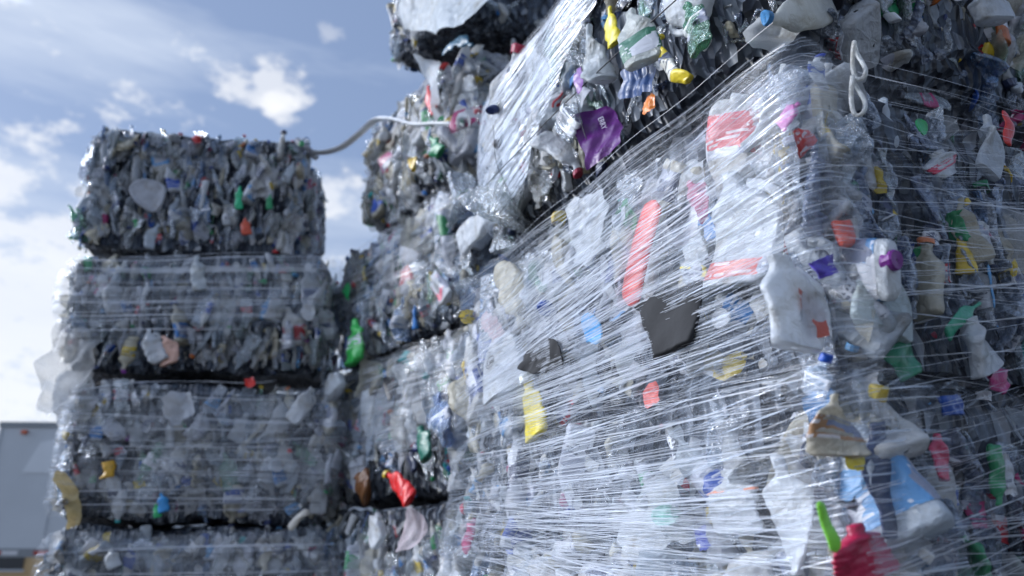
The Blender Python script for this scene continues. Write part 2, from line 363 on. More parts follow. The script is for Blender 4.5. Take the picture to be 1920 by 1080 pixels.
def sheet(L=.15, W=.1, col=(.8, .82, .85), mat='bag', amp=1.0, q=1, kind='crumpled_film', thick=0.0, ragged=.09, bend=None, uvo=None, square=.45):
    n = 12 if q == 0 else 18 if q == 1 else 34
    a = np.linspace(-1, 1, n); A, B = np.meshgrid(a, a); A = A.ravel(); B = B.ravel()
    th = np.arctan2(B, A); p1, p2, p3 = rng.uniform(0, 6.28, 3)
    rad = 1 + ragged * (np.sin(3 * th + p1) * .5 + tri(5 * th + p2) * .5 + .4 * tri(11 * th + p3))
    # square to rounded blob
    k = square; m_ = np.maximum(np.abs(A), np.abs(B)) / (np.hypot(A, B) + 1e-6)
    s_ = (1 - k) + k * m_; X = A * s_ * rad * W / 2; Y = B * s_ * rad * L / 2
    b = rng.normal(0, .5) if bend is None else bend
    Z = b * (X ** 2) / W * 1.5
    V = np.stack([X, Y, Z], -1); fn = crumpler(min(L, W) * 1.1, min(L, W) * .05 * amp, 9); V = fn(V)
    F = grid_faces(n, n, wrap=False); U = np.stack([X, Y], -1) + (rng.uniform(0, 5, 2) if uvo is None else uvo)
    if thick > 0:
        V2 = V.copy(); V2[:, 2] -= thick; nv = len(V)
        idx = np.arange(n * n).reshape(n, n)
        ring = np.concatenate([idx[0, :-1], idx[:-1, -1], idx[-1, :0:-1], idx[:0:-1, 0]]); nx = np.roll(ring, -1)
        F = np.vstack([F, F[:, ::-1] + nv, np.stack([ring, ring + nv, nx + nv, nx], -1)])
        V = np.vstack([V, V2]); U = np.vstack([U, U])
    return [[kind, V, F, mat, col, U, mat != 'clear']]
def cup(L=.1, W=.09, T=.05, col=(.8, .8, .82), mat='milky', q=1, amp=1.0, kind='crushed_cup', label=None):
    fn = crumpler(L, L * .03 * amp); nu, nv = (14, 9) if q == 0 else (20, 14) if q == 1 else (32, 24)
    V, F, U = tube(L, W, T, P_cup, nu, nv, close=False)
    b = V[:nu]; c = b.mean(0); n0 = len(V); V = np.vstack([V, c + (b - c) * .1]); U = np.vstack([U, U[:nu]])
    i = np.arange(nu); j = (i + 1) % nu; F = np.vstack([F, np.stack([i, n0 + i, n0 + j, j], -1)])
    P = [[kind, fn(V), F, mat, col, U, mat != 'clear']]
    if label is not None:
        V, F, U = tube(L, W, T, P_cup, nu, 7, y0=.2, y1=.8, grow=1.03, close=False); P.append(['label', fn(V), F, 'label', label, U + rng.uniform(0, 5, 2), True])
    return P
def disc(W=.08, col=(.8, .8, .8), mat='colour', q=1, kind='plastic_lid', L=None, amp=1.0, rim=.012, dish=.035):
    L = L or W; nu = 14 if q == 0 else 24; rs = np.array([.05, .3, .6, .82, .88, .97, 1.0, .98]); zs = np.array([-dish, -dish, -dish * .9, -dish * .6, 0, .015, -.03, -.07]) * W
    zs = zs * 1.0; th = np.linspace(0, 2 * np.pi, nu, endpoint=False)
    V = np.stack([rs[:, None] * W / 2 * np.cos(th), rs[:, None] * L / 2 * np.sin(th), np.repeat(zs[:, None], nu, 1)], -1).reshape(-1, 3)
    V = np.vstack([V[:nu] * .05 * np.array([1, 1, 20]), V]); fn = crumpler(W * 1.3, W * .015 * amp)
    return [[kind, fn(V), grid_faces(nu, 9), mat, col, None, True]]
def bar(L=.2, W=.03, T=.015, col=(.6, .05, .05), mat='colour', q=1, kind='plastic_stick', amp=.4, taper=0.0, fn=None):
    fn = fn or crumpler(L, L * .012 * amp); nu = 10 if q < 2 else 20
    pr = lambda t: np.sqrt(np.clip(1 - (np.abs(2 * t - 1)) ** 12, .05, 1)) * (1 - taper * t)
    t = np.linspace(0, 1, 20); th = np.linspace(0, 2 * np.pi, nu, endpoint=False); r = pr(t)
    V = np.stack([r[:, None] * W / 2 * np.cos(th), np.repeat(((t - .5) * L)[:, None], nu, 1), r[:, None] * T / 2 * np.sin(th)], -1).reshape(-1, 3)
    return [[kind, fn(V), grid_faces(nu, 20), mat, col, None, True]]
def xform(P, M):
    A = np.array(M.to_3x3()); b = np.array(M.translation)
    return [[n, V @ A.T + b, F, m_, c, U, s] for n, V, F, m_, c, U, s in P]
def put(batch, P):
    for n, V, F, m_, c, U, s in P: batch.add(V, F, m_, c, U, s)
def make_item(P, parent=None, mw=None, split=True, name=None):
    """one Blender object for an item; its label, cap, handle become children"""
    b = Batch(); n, V, F, m_, c, U, s = P[0]; b.add(V, F, m_, c, U, s)
    if not split: put(b, P[1:])
    o = b.build(name or n, parent, mw)
    if split:
        for q in P[1:]:
            b = Batch(); b.add(*q[1:4], q[4], q[5], q[6]); b.build(q[0], o)
    return o

# ------------------------------------------------------------------ bales
def superbox(P, h, r, bulge, seed, wob=.02):
    """points of a box (half sizes h, z centred) -> rounded, bulging, lumpy bale surface, with normals"""
    P = np.asarray(P, float); h = np.asarray(h, float)
    inner = np.clip(P, -(h - r), h - r); d = P - inner; ln = np.linalg.norm(d, axis=1)[:, None]; nrm = d / (ln + 1e-9)
    Q = inner + nrm * r
    k = (1 - (Q[:, 2] / h[2]) ** 2)[:, None]
    Q[:, :2] *= 1 + bulge * k
    g = np.random.default_rng(seed); w_ = np.zeros(len(Q))
    for i in range(6):
        D = g.normal(size=3); D /= np.linalg.norm(D); w_ += np.sin(Q @ D * g.uniform(4, 14) + g.uniform(0, 6.28)) / 3
    return Q + nrm * (w_ * wob)[:, None], nrm
FACES = {'-x': ((0, -1), 1, 2), '+x': ((0, 1), 1, 2), '-y': ((1, -1), 0, 2), '+y': ((1, 1), 0, 2), '-z': ((2, -1), 0, 1), '+z': ((2, 1), 0, 1)}
def face_pts(face, a, b, h):
    (ax, sg), ua, va = FACES[face]; P = np.zeros((len(a), 3)); P[:, ax] = sg * h[ax]; P[:, ua] = a * h[ua]; P[:, va] = b * h[va]; return P
PAL_CLEAR = [(.78, .84, .9), (.72, .8, .88), (.86, .9, .93), (.62, .74, .86), (.8, .84, .84), (.5, .62, .76), (.7, .76, .78), (.56, .54, .46)]
PAL_SHADE = [(.4, .52, .7), (.2, .32, .54), (.62, .72, .84), (.1, .18, .38), (.3, .38, .5), (.06, .1, .24), (.7, .76, .82)]  # dark blue tints that paint shade into the clear pieces
PAL_LAB = [(.6, .62, .66), (.5, .03, .04), (.03, .08, .35), (.7, .7, .72), (.02, .25, .08), (.02, .15, .4), (.55, .4, .03), (.35, .02, .12), (.04, .05, .1), (.12, .3, .55), (.62, .64, .68)]
PAL_COL = [(.015, .03, .12), (.02, .04, .16), (.55, .03, .03), (.02, .07, .3), (.02, .25, .09), (.03, .18, .5), (.6, .42, .02), (.02, .02, .03), (.2, .03, .25), (.04, .06, .12), (.55, .15, .03), (.35, .02, .05), (.02, .3, .3), (.1, .3, .55), (.03, .04, .09)]
PAL_WHITE = [(.74, .77, .8), (.68, .7, .72), (.78, .78, .76), (.6, .66, .72), (.7, .72, .78), (.66, .62, .5)]
def pick(p): 
    c = np.array(p[rng.integers(len(p))]); return tuple(np.clip(c * rng.uniform(.75, 1.15), 0, .85))
def rand_item(style, q, s=1.0, deep=False):
    r = rng.random(); k = style
    wc, ws, wm, wl, wcol = k['clear'], k['bag'], k['milky'], k['wrap'], k['colour']
    tot = wc + ws + wm + wl + wcol; r *= tot; S = s * k.get('scale', 1.0) * rng.uniform(.8, 1.25)
    if r < wc:
        big = rng.random() < .25; L = (.27 if big else .19) * S; W = L * rng.uniform(.3, .44)
        c = pick(PAL_SHADE if k.get('blue') else PAL_CLEAR)
        if rng.random() < .05: c = (.1, .5, .25)
        if rng.random() < .07: c = (.2, .42, .75)
        return bottle(L, W, W * rng.uniform(.18, .38), c, pick(PAL_LAB) if rng.random() < .42 else None, (pick(PAL_COL) if rng.random() < .6 else pick(PAL_WHITE)) if rng.random() < .3 else None, q=q, amp=rng.uniform(.8, 1.6))
    r -= wc
    if r < ws: return sheet(rng.uniform(.1, .24) * S, rng.uniform(.06, .14) * S, pick(PAL_WHITE), 'bag' if rng.random() < .75 else 'clear', q=q, amp=rng.uniform(.9, 1.7))
    r -= ws
    if r < wm:
        t = rng.random(); L = rng.uniform(.15, .27) * S
        if t < .35: return jug(L, L * .55, L * rng.uniform(.14, .24), pick(PAL_WHITE), pick(PAL_LAB) if rng.random() < .55 else None, pick(PAL_COL) if rng.random() < .3 else None, q=q, handle=rng.random() < .6)
        if t < .75: return bottle(L, L * .4, L * .12, pick(PAL_WHITE), pick(PAL_LAB) if rng.random() < .4 else None, pick(PAL_COL) if rng.random() < .3 else None, mat='milky', q=q, waist=0)
        if t < .9: return cup(L * .5, L * .45, L * .14, pick(PAL_WHITE), q=q)
        return disc(L * .35, pick(PAL_WHITE), 'milky', q=q)
    r -= wm; S = min(S, .95) if s * k.get('scale', 1) >= 1 else S
    if r < wl: return sheet(rng.uniform(.06, .14) * S, rng.uniform(.04, .09) * S, pick(PAL_LAB), 'label', q=q, kind='crumpled_wrapper', amp=1.2)
    t = rng.random()
    if t < .3: return bottle(.17 * S, .065 * S, .03 * S, pick(PAL_COL), pick(PAL_LAB) if rng.random() < .4 else None, pick(PAL_WHITE) if rng.random() < .4 else None, mat='colour', q=q)
    if t < .5: return [list(cap_piece(.032 * S, .018 * S, 0, 0, pick(PAL_COL), 12, 'bottle_cap'))]
    if t < .62: return disc(.07 * S, pick(PAL_COL), q=q)
    if t < .8: return sheet(.09 * S, .05 * S, pick(PAL_COL), 'colour', q=q, kind='plastic_shard', amp=1.0, thick=.002)
    if t < .9: return cup(.09 * S, .08 * S, .035 * S, pick(PAL_COL), 'colour', q=q)
    return bar(.16 * S, .018 * S, .008 * S, pick(PAL_COL))
def orient(n, upaxis, lean, roll):
    """item axes: y (length) lies in the surface near upaxis, z (thickness) is the outward normal turned by roll about y"""
    n = Vector(n).normalized(); u = Vector(upaxis); u = (u - n * u.dot(n))
    if u.length < .2: u = Vector((1, .3, 0)); u = u - n * u.dot(n)
    u.normalize(); x = u.cross(n)
    M = Matrix((x, u, n)).transposed()
    return (M @ Matrix.Rotation(lean, 3, 'Z') @ Matrix.Rotation(roll, 3, 'Y')).to_4x4()

class Bale:
    def __init__(s, corner, yaw, dx, dy, z0, z1, label, seed, group='pressed plastic bales stacked in the yard', shift=(0, 0), **kw):
        s.yaw = R(yaw); s.seed = seed
        e = Vector((math.cos(s.yaw), math.sin(s.yaw), 0)); d = Vector((-math.sin(s.yaw), math.cos(s.yaw), 0))
        c = Vector((corner[0], corner[1], 0)) + e * (dx / 2 + shift[0]) + d * (dy / 2 + shift[1])
        s.h = np.array([dx / 2, dy / 2, (z1 - z0) / 2]); s.hz = (z1 - z0) / 2
        s.r = kw.get('r', .09); s.bulge = kw.get('bulge', .02)
        s.root = bpy.data.objects.new('plastic_bale', None); C.objects.link(s.root)
        s.root.location = (c.x, c.y, z0); s.root.rotation_euler = (0, 0, s.yaw); s.root.empty_display_size = .2
        tag(s.root, label, 'bale', group)
        tl_ = R(kw.get('tilt', 0)); s.wob = kw.get('wob', .015)
        s.root.rotation_euler = (0, tl_, s.yaw)
        s.M = Matrix.Translation((c.x, c.y, z0)) @ Matrix.Rotation(s.yaw, 4, 'Z') @ Matrix.Rotation(tl_, 4, 'Y')
        s.zones = []
    def surf(s, P, out=0.0):
        Q, n = superbox(P, s.h, s.r, s.bulge, s.seed, s.wob); return Q + n * out + np.array([0, 0, s.hz]), n
    wob = .015
    def core(s, inset=.075):
        b = Batch(); n = 20; a = np.linspace(-1, 1, n); A, B_ = np.meshgrid(a, a); A = A.ravel(); B_ = B_.ravel()
        for f in FACES:
            V, nn = s.surf(face_pts(f, A, B_, s.h)); V = V - nn * inset * np.array([1, 1, .1])
            V += (np.sin(V @ np.array([61., 47, 23])) * np.sin(V @ np.array([17., -53, 31])))[:, None] * nn * .02
            b.add(V, grid_faces(n, n, False), 'core', (.2, .2, .2))
        o = b.build('pressed_core', s.root); return o
    def fill(s, faces, style, n_parts=100, q=1, split=False, scale=1.0, depth=.09, vis=None):
        global rng
        rng = np.random.default_rng(s.seed * 13 + 5)
        items = []
        for fc in faces:
            f, dens, pref = fc[:3]; sty = fc[3] if len(fc) > 3 else style
            (ax, sg), ua, va = FACES[f]; area = 4 * s.h[ua] * s.h[va]; n = int(area * dens)
            nx = max(1, int(math.sqrt(n * s.h[ua] / s.h[va]))); ny = max(1, n // nx)
            cells = [(i, j) for i in range(nx) for j in range(ny)]; rng.shuffle(cells)
            for idx, (i, j) in enumerate(cells):
                a = ((i + rng.uniform(0, 1)) / nx) * 2 - 1; b = ((j + rng.uniform(0, 1)) / ny) * 2 - 1
                p, nn = s.surf(face_pts(f, np.array([a]), np.array([b]), s.h)); nn = nn[0]
                dl = rng.random() ** pref.get('pw', .8) * depth * pref.get('dp', 1); it = rand_item(pref['far'] if 'far' in pref and p[0][1] > pref['far_y'] - .5 * (p[0][2] - s.hz) * -1 else sty, q, scale)
                st = pref
                up = (0, 0, 1) if st['dir'] == 'v' else ((0, 1, 0) if ax == 0 else (1, 0, 0)) 
                if ax == 2: up = (0, 1, 0)
                roll = rng.normal(0, .35) if rng.random() > st['edge'] else rng.choice([-1, 1]) * rng.uniform(.8, 1.5)
                if ax != 2 and st['dir'] == 'v':
                    il = np.ptp(it[0][1][:, 1]) * .46; lim = max(0, s.hz - il); zm = st.get('zmin', 0)
                    p[0][2] = s.hz + np.clip(p[0][2] - s.hz, min(-lim + zm, lim), lim + rng.uniform(-.6, 1) * st.get('over', 0))
                M = orient(nn, up, rng.normal(0, st['lean']) + st.get('tilt', 0), roll)
                for hc, hy, hx_, hl, hw in s.zones:
                    dv = p[0] - hc; a_, b2 = dv @ hy / hl, dv @ hx_ / hw
                    if a_ * a_ + b2 * b2 < 1: dl = max(dl, .085)
                M.translation = Vector(p[0] - nn * (dl + .024))
                if rng.random() < .5: M = M @ Matrix.Rotation(math.pi, 4, 'Z')
                sz = np.ptp(it[0][1], axis=0); vis_sc = sz[0] * sz[1] * math.exp(-dl / (depth * .35)) * (.3 if f == '-z' or f == '+z' else 1)
                items.append((vis_sc, it, M))
        items.sort(key=lambda t: -t[0]); rest = Batch()
        for k, (v, it, M) in enumerate(items):
            if k < n_parts: make_item(it, s.root, M, split)
            else: put(rest, xform(it, M))
        if rest.n: tag(rest.build('compacted_scrap', s.root), kind='stuff')
    # perimeter film ------------------------------------------------
    def peri(s, u, z, out):
        """u: metres along the wrap from the far end of the -x face (u=0), past the near corner, along the -y face"""
        u = np.asarray(u, float); z = np.asarray(z, float); hx, hy = s.h[0], s.h[1]; la = 2 * hy
        P = np.zeros((len(u), 3)); on = u < la
        P[on, 0] = -hx; P[on, 1] = hy - u[on]
        P[~on, 1] = -hy; P[~on, 0] = -hx + (u[~on] - la)
        ov = u > la + 2 * hx; P[ov, 0] = hx; P[ov, 1] = -hy + (u[ov] - la - 2 * hx)
        un = u < 0; P[un, 1] = hy; P[un, 0] = -hx - u[un]
        P[:, 2] = np.clip(z - s.hz, -s.hz, s.hz)
        V, n = s.surf(P); V = V + n * np.asarray(out)[:, None] if np.ndim(out) else V + n * out
        V[:, 2] += (z - s.hz) - P[:, 2]
        return V, n
    def film(s, u0, u1, z0, z1, mat='film', slope=0.0, out=.012, name='stretch_film', nu=120, nv=26, ruffle=.006, tilt=0.0, tilt2=None):
        """z0, z1 may be (left, right) pairs; tilt shears the streaks (dz per metre)"""
        z0 = (z0, z0) if np.isscalar(z0) else z0; z1 = (z1, z1) if np.isscalar(z1) else z1
        a = np.linspace(0, 1, nu); b = np.linspace(0, 1, nv); A, B_ = np.meshgrid(a, b); A = A.ravel(); B_ = B_.ravel()
        U = u0 + (u1 - u0) * A; lo = z0[0] + (z0[1] - z0[0]) * A; hi = z1[0] + (z1[1] - z1[0]) * A
        edge = .012 * np.sin(U * 9 + s.seed) + .008 * np.sin(U * 23 + 2 * s.seed)
        Z = lo + edge + (hi - lo) * B_
        g = np.random.default_rng(s.seed + 5); o = np.zeros(len(U))
        for i in range(7): o += ruffle / 2.5 * tri(Z * g.uniform(30, 120) + U * g.uniform(-5, 5) + g.uniform(0, 6))
        V, n = s.peri(U, Z, out + o)
        la = 2 * s.h[1]; t2 = tilt if tilt2 is None else tilt2
        sh = np.where(U < la, tilt * (U - la), t2 * (U - la))
        UV = np.stack([U + s.seed * 1.7, Z - sh + s.seed], -1)
        b_ = Batch(); b_.add(V, grid_faces(nu, nv, False), mat, (1, 1, 1), UV); return b_.build(name, s.root)
    def strands(s, specs, name='film_strands', out=.019, mat='strand', wid=(.0006, .0021)):
        """specs: list of (n, u0, u1, (za0, za1) at u0, (zb0, zb1) at u1, gather) - each a sheaf of taut film strings"""
        b = Batch()
        for n, u0, u1, za, zb, jit in specs:
            for i in range(n):
                t_ = (i + rng.uniform(-.4, .4)) / n; t_ += .05 * math.sin(t_ * 40 + n) + .03 * math.sin(t_ * 95 + u1)
                a0 = u0 + rng.uniform(0, jit) * (u1 - u0); a1 = u1 - rng.uniform(0, jit) * (u1 - u0)
                if a1 - a0 < .1: continue
                t2 = t_ + rng.normal(0, .05 if rng.random() < .7 else .16)
                m_ = max(6, int((a1 - a0) / .05)); U = np.linspace(a0, a1, m_); k = (U - u0) / (u1 - u0)
                Z = (za[0] + (za[1] - za[0]) * t_) * (1 - k) + (zb[0] + (zb[1] - zb[0]) * t2) * k
                w_ = rng.uniform(*wid) * (2.2 if rng.random() < .08 else 1) * (.35 + .65 * np.sin(np.linspace(.05, 3.09, m_)) ** .5)
                oo = out + rng.uniform(-.004, .006)
                V1, _ = s.peri(U, Z + w_ / 2, oo); V2, _ = s.peri(U, Z - w_ / 2, oo + rng.uniform(-.0006, .0006))
                V = np.stack([V1, V2], 1).reshape(-1, 3); j = np.arange(m_ - 1) * 2
                F = np.stack([j, j + 2, j + 3, j + 1], -1)
                b.add(V, F, mat, (1, 1, 1), np.stack([np.repeat(U, 2), np.repeat(Z, 2) * 40 + i], -1))
        return b.build(name, s.root)
    def wires(s, zs, u0, u1, out=.03):
        for z in zs:
            U = np.linspace(u0, u1, 50); V, _ = s.peri(U, np.full(50, z) + .01 * np.sin(U * 5 + z * 9), out)
            P, F = loop_tube(V, .0022, .0022, 5); b = Batch(); b.add(P, F, 'wire', (0, 0, 0)); b.build('baling_wire', s.root)
    # where a pixel's sight line meets one face of this bale
    def at(s, px, py, face, out=0.0):
        inv = s.M.inverted(); o = inv @ Vector((0, 0, CAM_Z)); d = inv.to_3x3() @ ray(px, py)
        (ax, sg), _, _ = FACES[face]; k = (sg * (s.h[ax] * (1 + (s.bulge if ax < 2 else 0)) + out) + (s.hz if ax == 2 else 0) - o[ax]) / d[ax]
        return s.M @ (o + d * k)

def hero(bale, face, a, b, wpx, gen, name, desc, cat, out=0.01, roll=0.0, group=None, tfac=None, zx=0.0, **kw):
    """an item whose long axis runs from pixel a (foot) to pixel b (head) on a face of a bale"""
    (ax, sg), ua, va = FACES[face]; want = out
    for _ in range(3):      # follow the lumpy surface, not the flat face
        mid = bale.M.inverted() @ ((bale.at(*a, face, out) + bale.at(*b, face, out)) / 2); mid = np.array(mid); mid[2] -= bale.hz
        aa, bb = np.clip(mid[[ua, va]] / bale.h[[ua, va]], -.97, .97); sp_, _n = bale.surf(face_pts(face, np.array([aa]), np.array([bb]), bale.h))
        lv = (sp_[0][ax] - (bale.hz if ax == 2 else 0)) * sg
        out = want + lv - bale.h[ax] * (1 + (bale.bulge if ax < 2 else 0))
    A = bale.at(*a, face, out); B = bale.at(*b, face, out); out = want; c = (A + B) / 2; y = (B - A); L = y.length; y.normalize()
    (ax, sg), _, _ = FACES[face]; nl = Vector((0, 0, 0)); nl[ax] = sg; n = bale.M.to_3x3() @ nl
    n = (n - y * n.dot(y)).normalized(); x = y.cross(n)
    view = (c - Vector((0, 0, CAM_Z))); dist = view.length; vd = view / dist
    # widen by how obliquely the face is seen
    off = abs(math.sqrt(max(.02, 1 - x.dot(vd) ** 2))); W = wpx / F_PX * dist * .96 / max(.35, off)
    M = Matrix((x, y, n)).transposed().to_4x4() @ Matrix.Rotation(roll, 4, 'Y'); M.translation = c
    inv = bale.M.inverted(); i3 = inv.to_3x3()
    bale.zones.append((np.array(inv @ c), np.array(i3 @ y), np.array(i3 @ x), L * .5 + .05 + zx, W * .5 + .065 + zx))
    T = (tfac or .28) * W
    if gen in (bottle, jug, cup): kw['amp'] = kw.get('amp', 1.0) * 1.35
    if bale in (bl2, bl3): T *= .75; M.translation -= n * (max(0, min(out, .03) - .004) + T * .45 * (out < .05))
    if gen in (bottle, jug, cup, bar): P = gen(L, W, T, **kw)
    elif gen is sheet:
        kw.setdefault('bend', .06); kw.setdefault('amp', .7); P = sheet(L, W, **kw)
    elif gen is disc: P = disc(W, L=L, **kw)
    o = make_item(P, None, M, True, name); tag(o, desc, cat, group); return o

ST_CLEAR = dict(clear=.5, bag=.17, milky=.12, wrap=.13, colour=.13)
ST_MIX = dict(clear=.36, bag=.24, milky=.2, wrap=.12, colour=.12)
ST_WHITE = dict(clear=.2, bag=.34, milky=.34, wrap=.07, colour=.06)
ST_DARK = dict(clear=.34, bag=.12, milky=.18, wrap=.18, colour=.22)
ST_FAR = dict(clear=.42, bag=.26, milky=.3, wrap=.05, colour=.035)
ST_PALE = dict(clear=.18, bag=.26, milky=.5, wrap=.1, colour=.04, scale=1.15)
ST_SHADE = dict(clear=.6, bag=.12, milky=.07, wrap=.14, colour=.14, blue=1, scale=.7)  # right faces and underside: their shade is put into the piece colours
V_EDGE = dict(dir='v', edge=.6, lean=.25); V_FLAT = dict(dir='v', edge=.25, lean=.5); FLAT = dict(dir='v', edge=.12, lean=.9, pw=.9, dp=.8); H_ANY = dict(dir='h', edge=.4, lean=.6)
LC, MC, FC = (.62, 1.364), (-.26, 3.84), (-3.12, 4.74)
LX, LY, MX, MY, FX, FY = 1.6, 1.85, 1.1, 1.78, 1.72, 1.05

# near stack, bottom to top
bl0 = Bale(LC, 27, LX, LY, 0.0, .68, 'lowest bale of the near stack, resting on the ground', 1, r=.07)
bl1 = Bale(LC, 27, LX, LY, .69, 1.37, 'second bale up in the near stack, under the film-wrapped ones', 2, r=.07)
bl2 = Bale(LC, 27, LX, LY, 1.385, 2.105, 'film-wrapped bale filling the lower right, with the lime green scoop in its side', 3, shift=(-.02, -.01), r=.045, wob=.007)
bl3 = Bale(LC, 27, LX, LY, 2.11, 2.83, 'large film-wrapped bale at eye level with the red paddle behind its film', 4, r=.045, bulge=.012, wob=.007)
bl4 = Bale(LC, 27, LX, LY, 2.95, 3.85, 'overhanging top bale of the near stack, half wrapped, with the purple pouch', 5, shift=(.05, .06), r=.24)


# ---- middle stack
bm0 = Bale(MC, 36, MX, MY, 0.0, .98, 'bottom bale of the middle stack, resting on the ground', 11)
bm1 = Bale(MC, 36, MX, MY, 1.0, 1.97, 'bale low in the middle stack with pale jugs along its top edge', 12, shift=(-.04, 0))
bm2 = Bale(MC, 36, MX, MY, 2.03, 2.93, 'film-wrapped bale with a red crushed bottle under its lower edge', 13, r=.12, wob=.03, bulge=.05)
bm3 = Bale(MC, 36, MX, MY, 2.98, 3.86, 'bale with a green bottle hanging at its lower left corner', 14, r=.12, shift=(0, .03), wob=.03, bulge=.04)
bm4 = Bale(MC, 36, MX, 1.62, 3.9, 4.9, 'unwrapped whitish bale of the middle stack with a white strap across it', 15, r=.28, shift=(.0, 0))
bm5 = Bale(MC, 36, MX, .95, 4.97, 5.7, 'topmost bale of the middle stack with a pale sheet hanging off it', 16, r=.15, shift=(-.18, -.05))

# ---- far stack
bf0 = Bale(FC, 5, FX, FY, 0.0, .98, 'bottom bale of the far left stack, resting on the ground', 21)
bf1 = Bale(FC, 5, FX, FY, 1.0, 1.88, 'lowest visible bale of the far left stack, wrapped in slack film', 22, shift=(.3, 0), tilt=-.8, wob=.03, bulge=.05)
bf2 = Bale(FC, 5, FX, FY, 1.9, 2.78, 'banded bale of the far left stack with a yellow patch on its left edge', 23, shift=(.25, .0), tilt=.9, wob=.03, bulge=.05)
bf3 = Bale(FC, 5, FX + .04, FY, 2.86, 3.72, 'film-wrapped bale second from the top of the far left stack', 24, r=.12, shift=(.07, 0), tilt=-.7, wob=.03, bulge=.04)
bf4 = Bale(FC, 5, FX - .13, FY, 3.74, 4.68, 'unwrapped top bale of the far left stack, bottles pressed upright', 25, r=.07, shift=(.0, 0), tilt=1.0, wob=.028)

# ------------------------------------------------------------------ stretch film
la = LY   # arc position of the near corner
bl3.film(-.02, la + .12, -.05, .73, 'film', out=.010, tilt=.02, tilt2=.3)
bl3.film(la - .12, la + LX * .99, -.02, .73, 'film_clear', out=.013, tilt=.02, tilt2=.3)
bl3.film(.0, la + .1, .02, (.45, .72), 'film_dense', out=.016, tilt=.1, tilt2=.1)
bl2.film(-.02, la + .12, -.01, .745, 'film', out=.010, tilt=.0, tilt2=.4)
bl2.film(la - .12, la + LX * .99, -.01, .71, 'film_clear', out=.013, tilt=.0, tilt2=.4)
bl2.film(-.02, la + .25, (.3, .25), (.71, .69), 'film_dense', out=.016, tilt=.15, tilt2=.1)
bl3.strands([(153, 0, la + .08, (.0, .72), (.05, .73), .45), (91, 0, la + .25, (.05, .35), (-.02, .5), .5), (71, 0, la - .2, (.1, .5), (.35, .74), .4),
             (35, la - .3, la + 1.2, (.0, .7), (.15, .9), .55), (30, la - .2, la + 1.22, (.0, .45), (.3, .72), .5), (61, 0, la, (.12, .2), (-.03, .6), .3)])
bl2.strands([(153, 0, la + .05, (.0, .70), (.0, .70), .45), (91, 0, la, (.45, .62), (.1, .72), .4), (71, 0, la + .2, (.3, .5), (.0, .5), .5),
             (45, la - .4, la + 1.22, (-.1, .6), (.3, .95), .5), (42, la - .2, la + 1.22, (.0, .5), (.0, .6), .5)])
bl4.film(-.12, .5, (.0, .12), (.88, .89), 'film_white', out=.014, tilt=.22)
bl4.film(.45, 1.5, (.05, .88), (.885, .9), 'film_white', out=.016, tilt=.22)
bl4.strands([(91, -.1, .95, (.05, .6), (.45, .95), .3), (61, -.1, 1.2, (.35, .88), (.75, 1.05), .3)])
bm3.film(-.05, MY + .4, (.35, .1), (.84, .86), 'film', out=.015, slope=0)
bm3.strands([(71, -.05, MY + .2, (.3, .8), (.3, .86), .4)], wid=(.001, .003))
bm2.film(-.1, MY + .4, (.28, .25), (.88, .88), 'film', out=.02); bm2.film(.1, MY, (.3, .25), (.7, .8), 'film_far', out=.03)
bm2.strands([(61, -.05, MY + .2, (.25, .85), (.25, .88), .4)], wid=(.001, .003))
bm1.film(-.1, MY + .4, (.0, .0), (.78, .8), 'film', out=.02); bm1.film(-.1, MY + .4, (.0, .0), (.7, .7), 'film_far', out=.03)
for bb, z0, z1 in ((bf3, .28, .80), (bf2, .02, .84), (bf1, .0, .83)):
    bb.film(FY - .9, FY + FX + .35, z0, z1, 'film_far', out=.02, ruffle=.012)
    bb.film(FY - .5, FY + FX + .1, (z0 + .02, z0 + .08), (z1 - .04, z1 + .02), 'film_far', out=.032, ruffle=.012, tilt=.06)
    bb.strands([(16, FY - .2, FY + FX + .1, (z0, z1), (z0 + .03, z1 + .05), .3)], wid=(.003, .012), out=.035)

for bb, zs in ((bf1, (.15, .35, .55, .72)), (bf2, (.12, .3, .48, .66, .8)), (bf3, (.2, .5)), (bm2, (.2, .5)), (bm4, (.25, .5))): bb.wires(zs, bb.h[1] * .6, bb.h[1] * 2 + bb.h[0] * 1.9)
bl4.wires((.26,), .3, 1.7, .03)

# ------------------------------------------------------------------ single things one can pick out
W_ = (.76, .79, .82)
H = hero
# near eye-level bale
H(bl3, '-x', (1168, 572), (1214, 372), 36, bar, 'plastic_paddle', 'long coral red plastic paddle pressed behind the film of the big bale', 'paddle', col=(.72, .07, .05), out=.012, q=2, tfac=.3)
H(bl3, '-x', (1385, 530), (1395, 312), 118, jug, 'milk_jug', 'big crushed white jug with red print, right of the red paddle', 'jug', col=W_, label=(.55, .1, .08), lab=(.06, .2), q=2, out=.004)
H(bl3, '-x', (1322, 400), (1293, 335), 42, bottle, 'pink_bottle', 'small flattened pink bottle beside the top of the red paddle', 'bottle', col=(.75, .3, .42), mat='bag', label=(.6, .25, .35), q=2, out=.006, tfac=.25)
H(bl3, '-x', (1245, 655), (1235, 545), 125, cup, 'black_tub', 'black crushed plastic tub under the foot of the red paddle', 'tub', col=(.012, .01, .014), mat='rubber', q=2, out=.043, amp=.5, tfac=.1, zx=.09)
H(bl3, '-x', (1000, 700), (1008, 630), 72, sheet, 'black_tray', 'small black crumpled tray near the left end of the big bale', 'tray', col=(.008, .006, .012), mat='rubber', q=2, out=.048, amp=.5, kind='tray', thick=.003, zx=.09, tfac=.05)
H(bl3, '-x', (1000, 818), (985, 715), 46, bottle, 'yellow_bottle', 'yellow flattened bottle below the black tray', 'bottle', col=(.75, .6, .03), mat='colour', q=2, out=.004, cap=(.8, .8, .75))
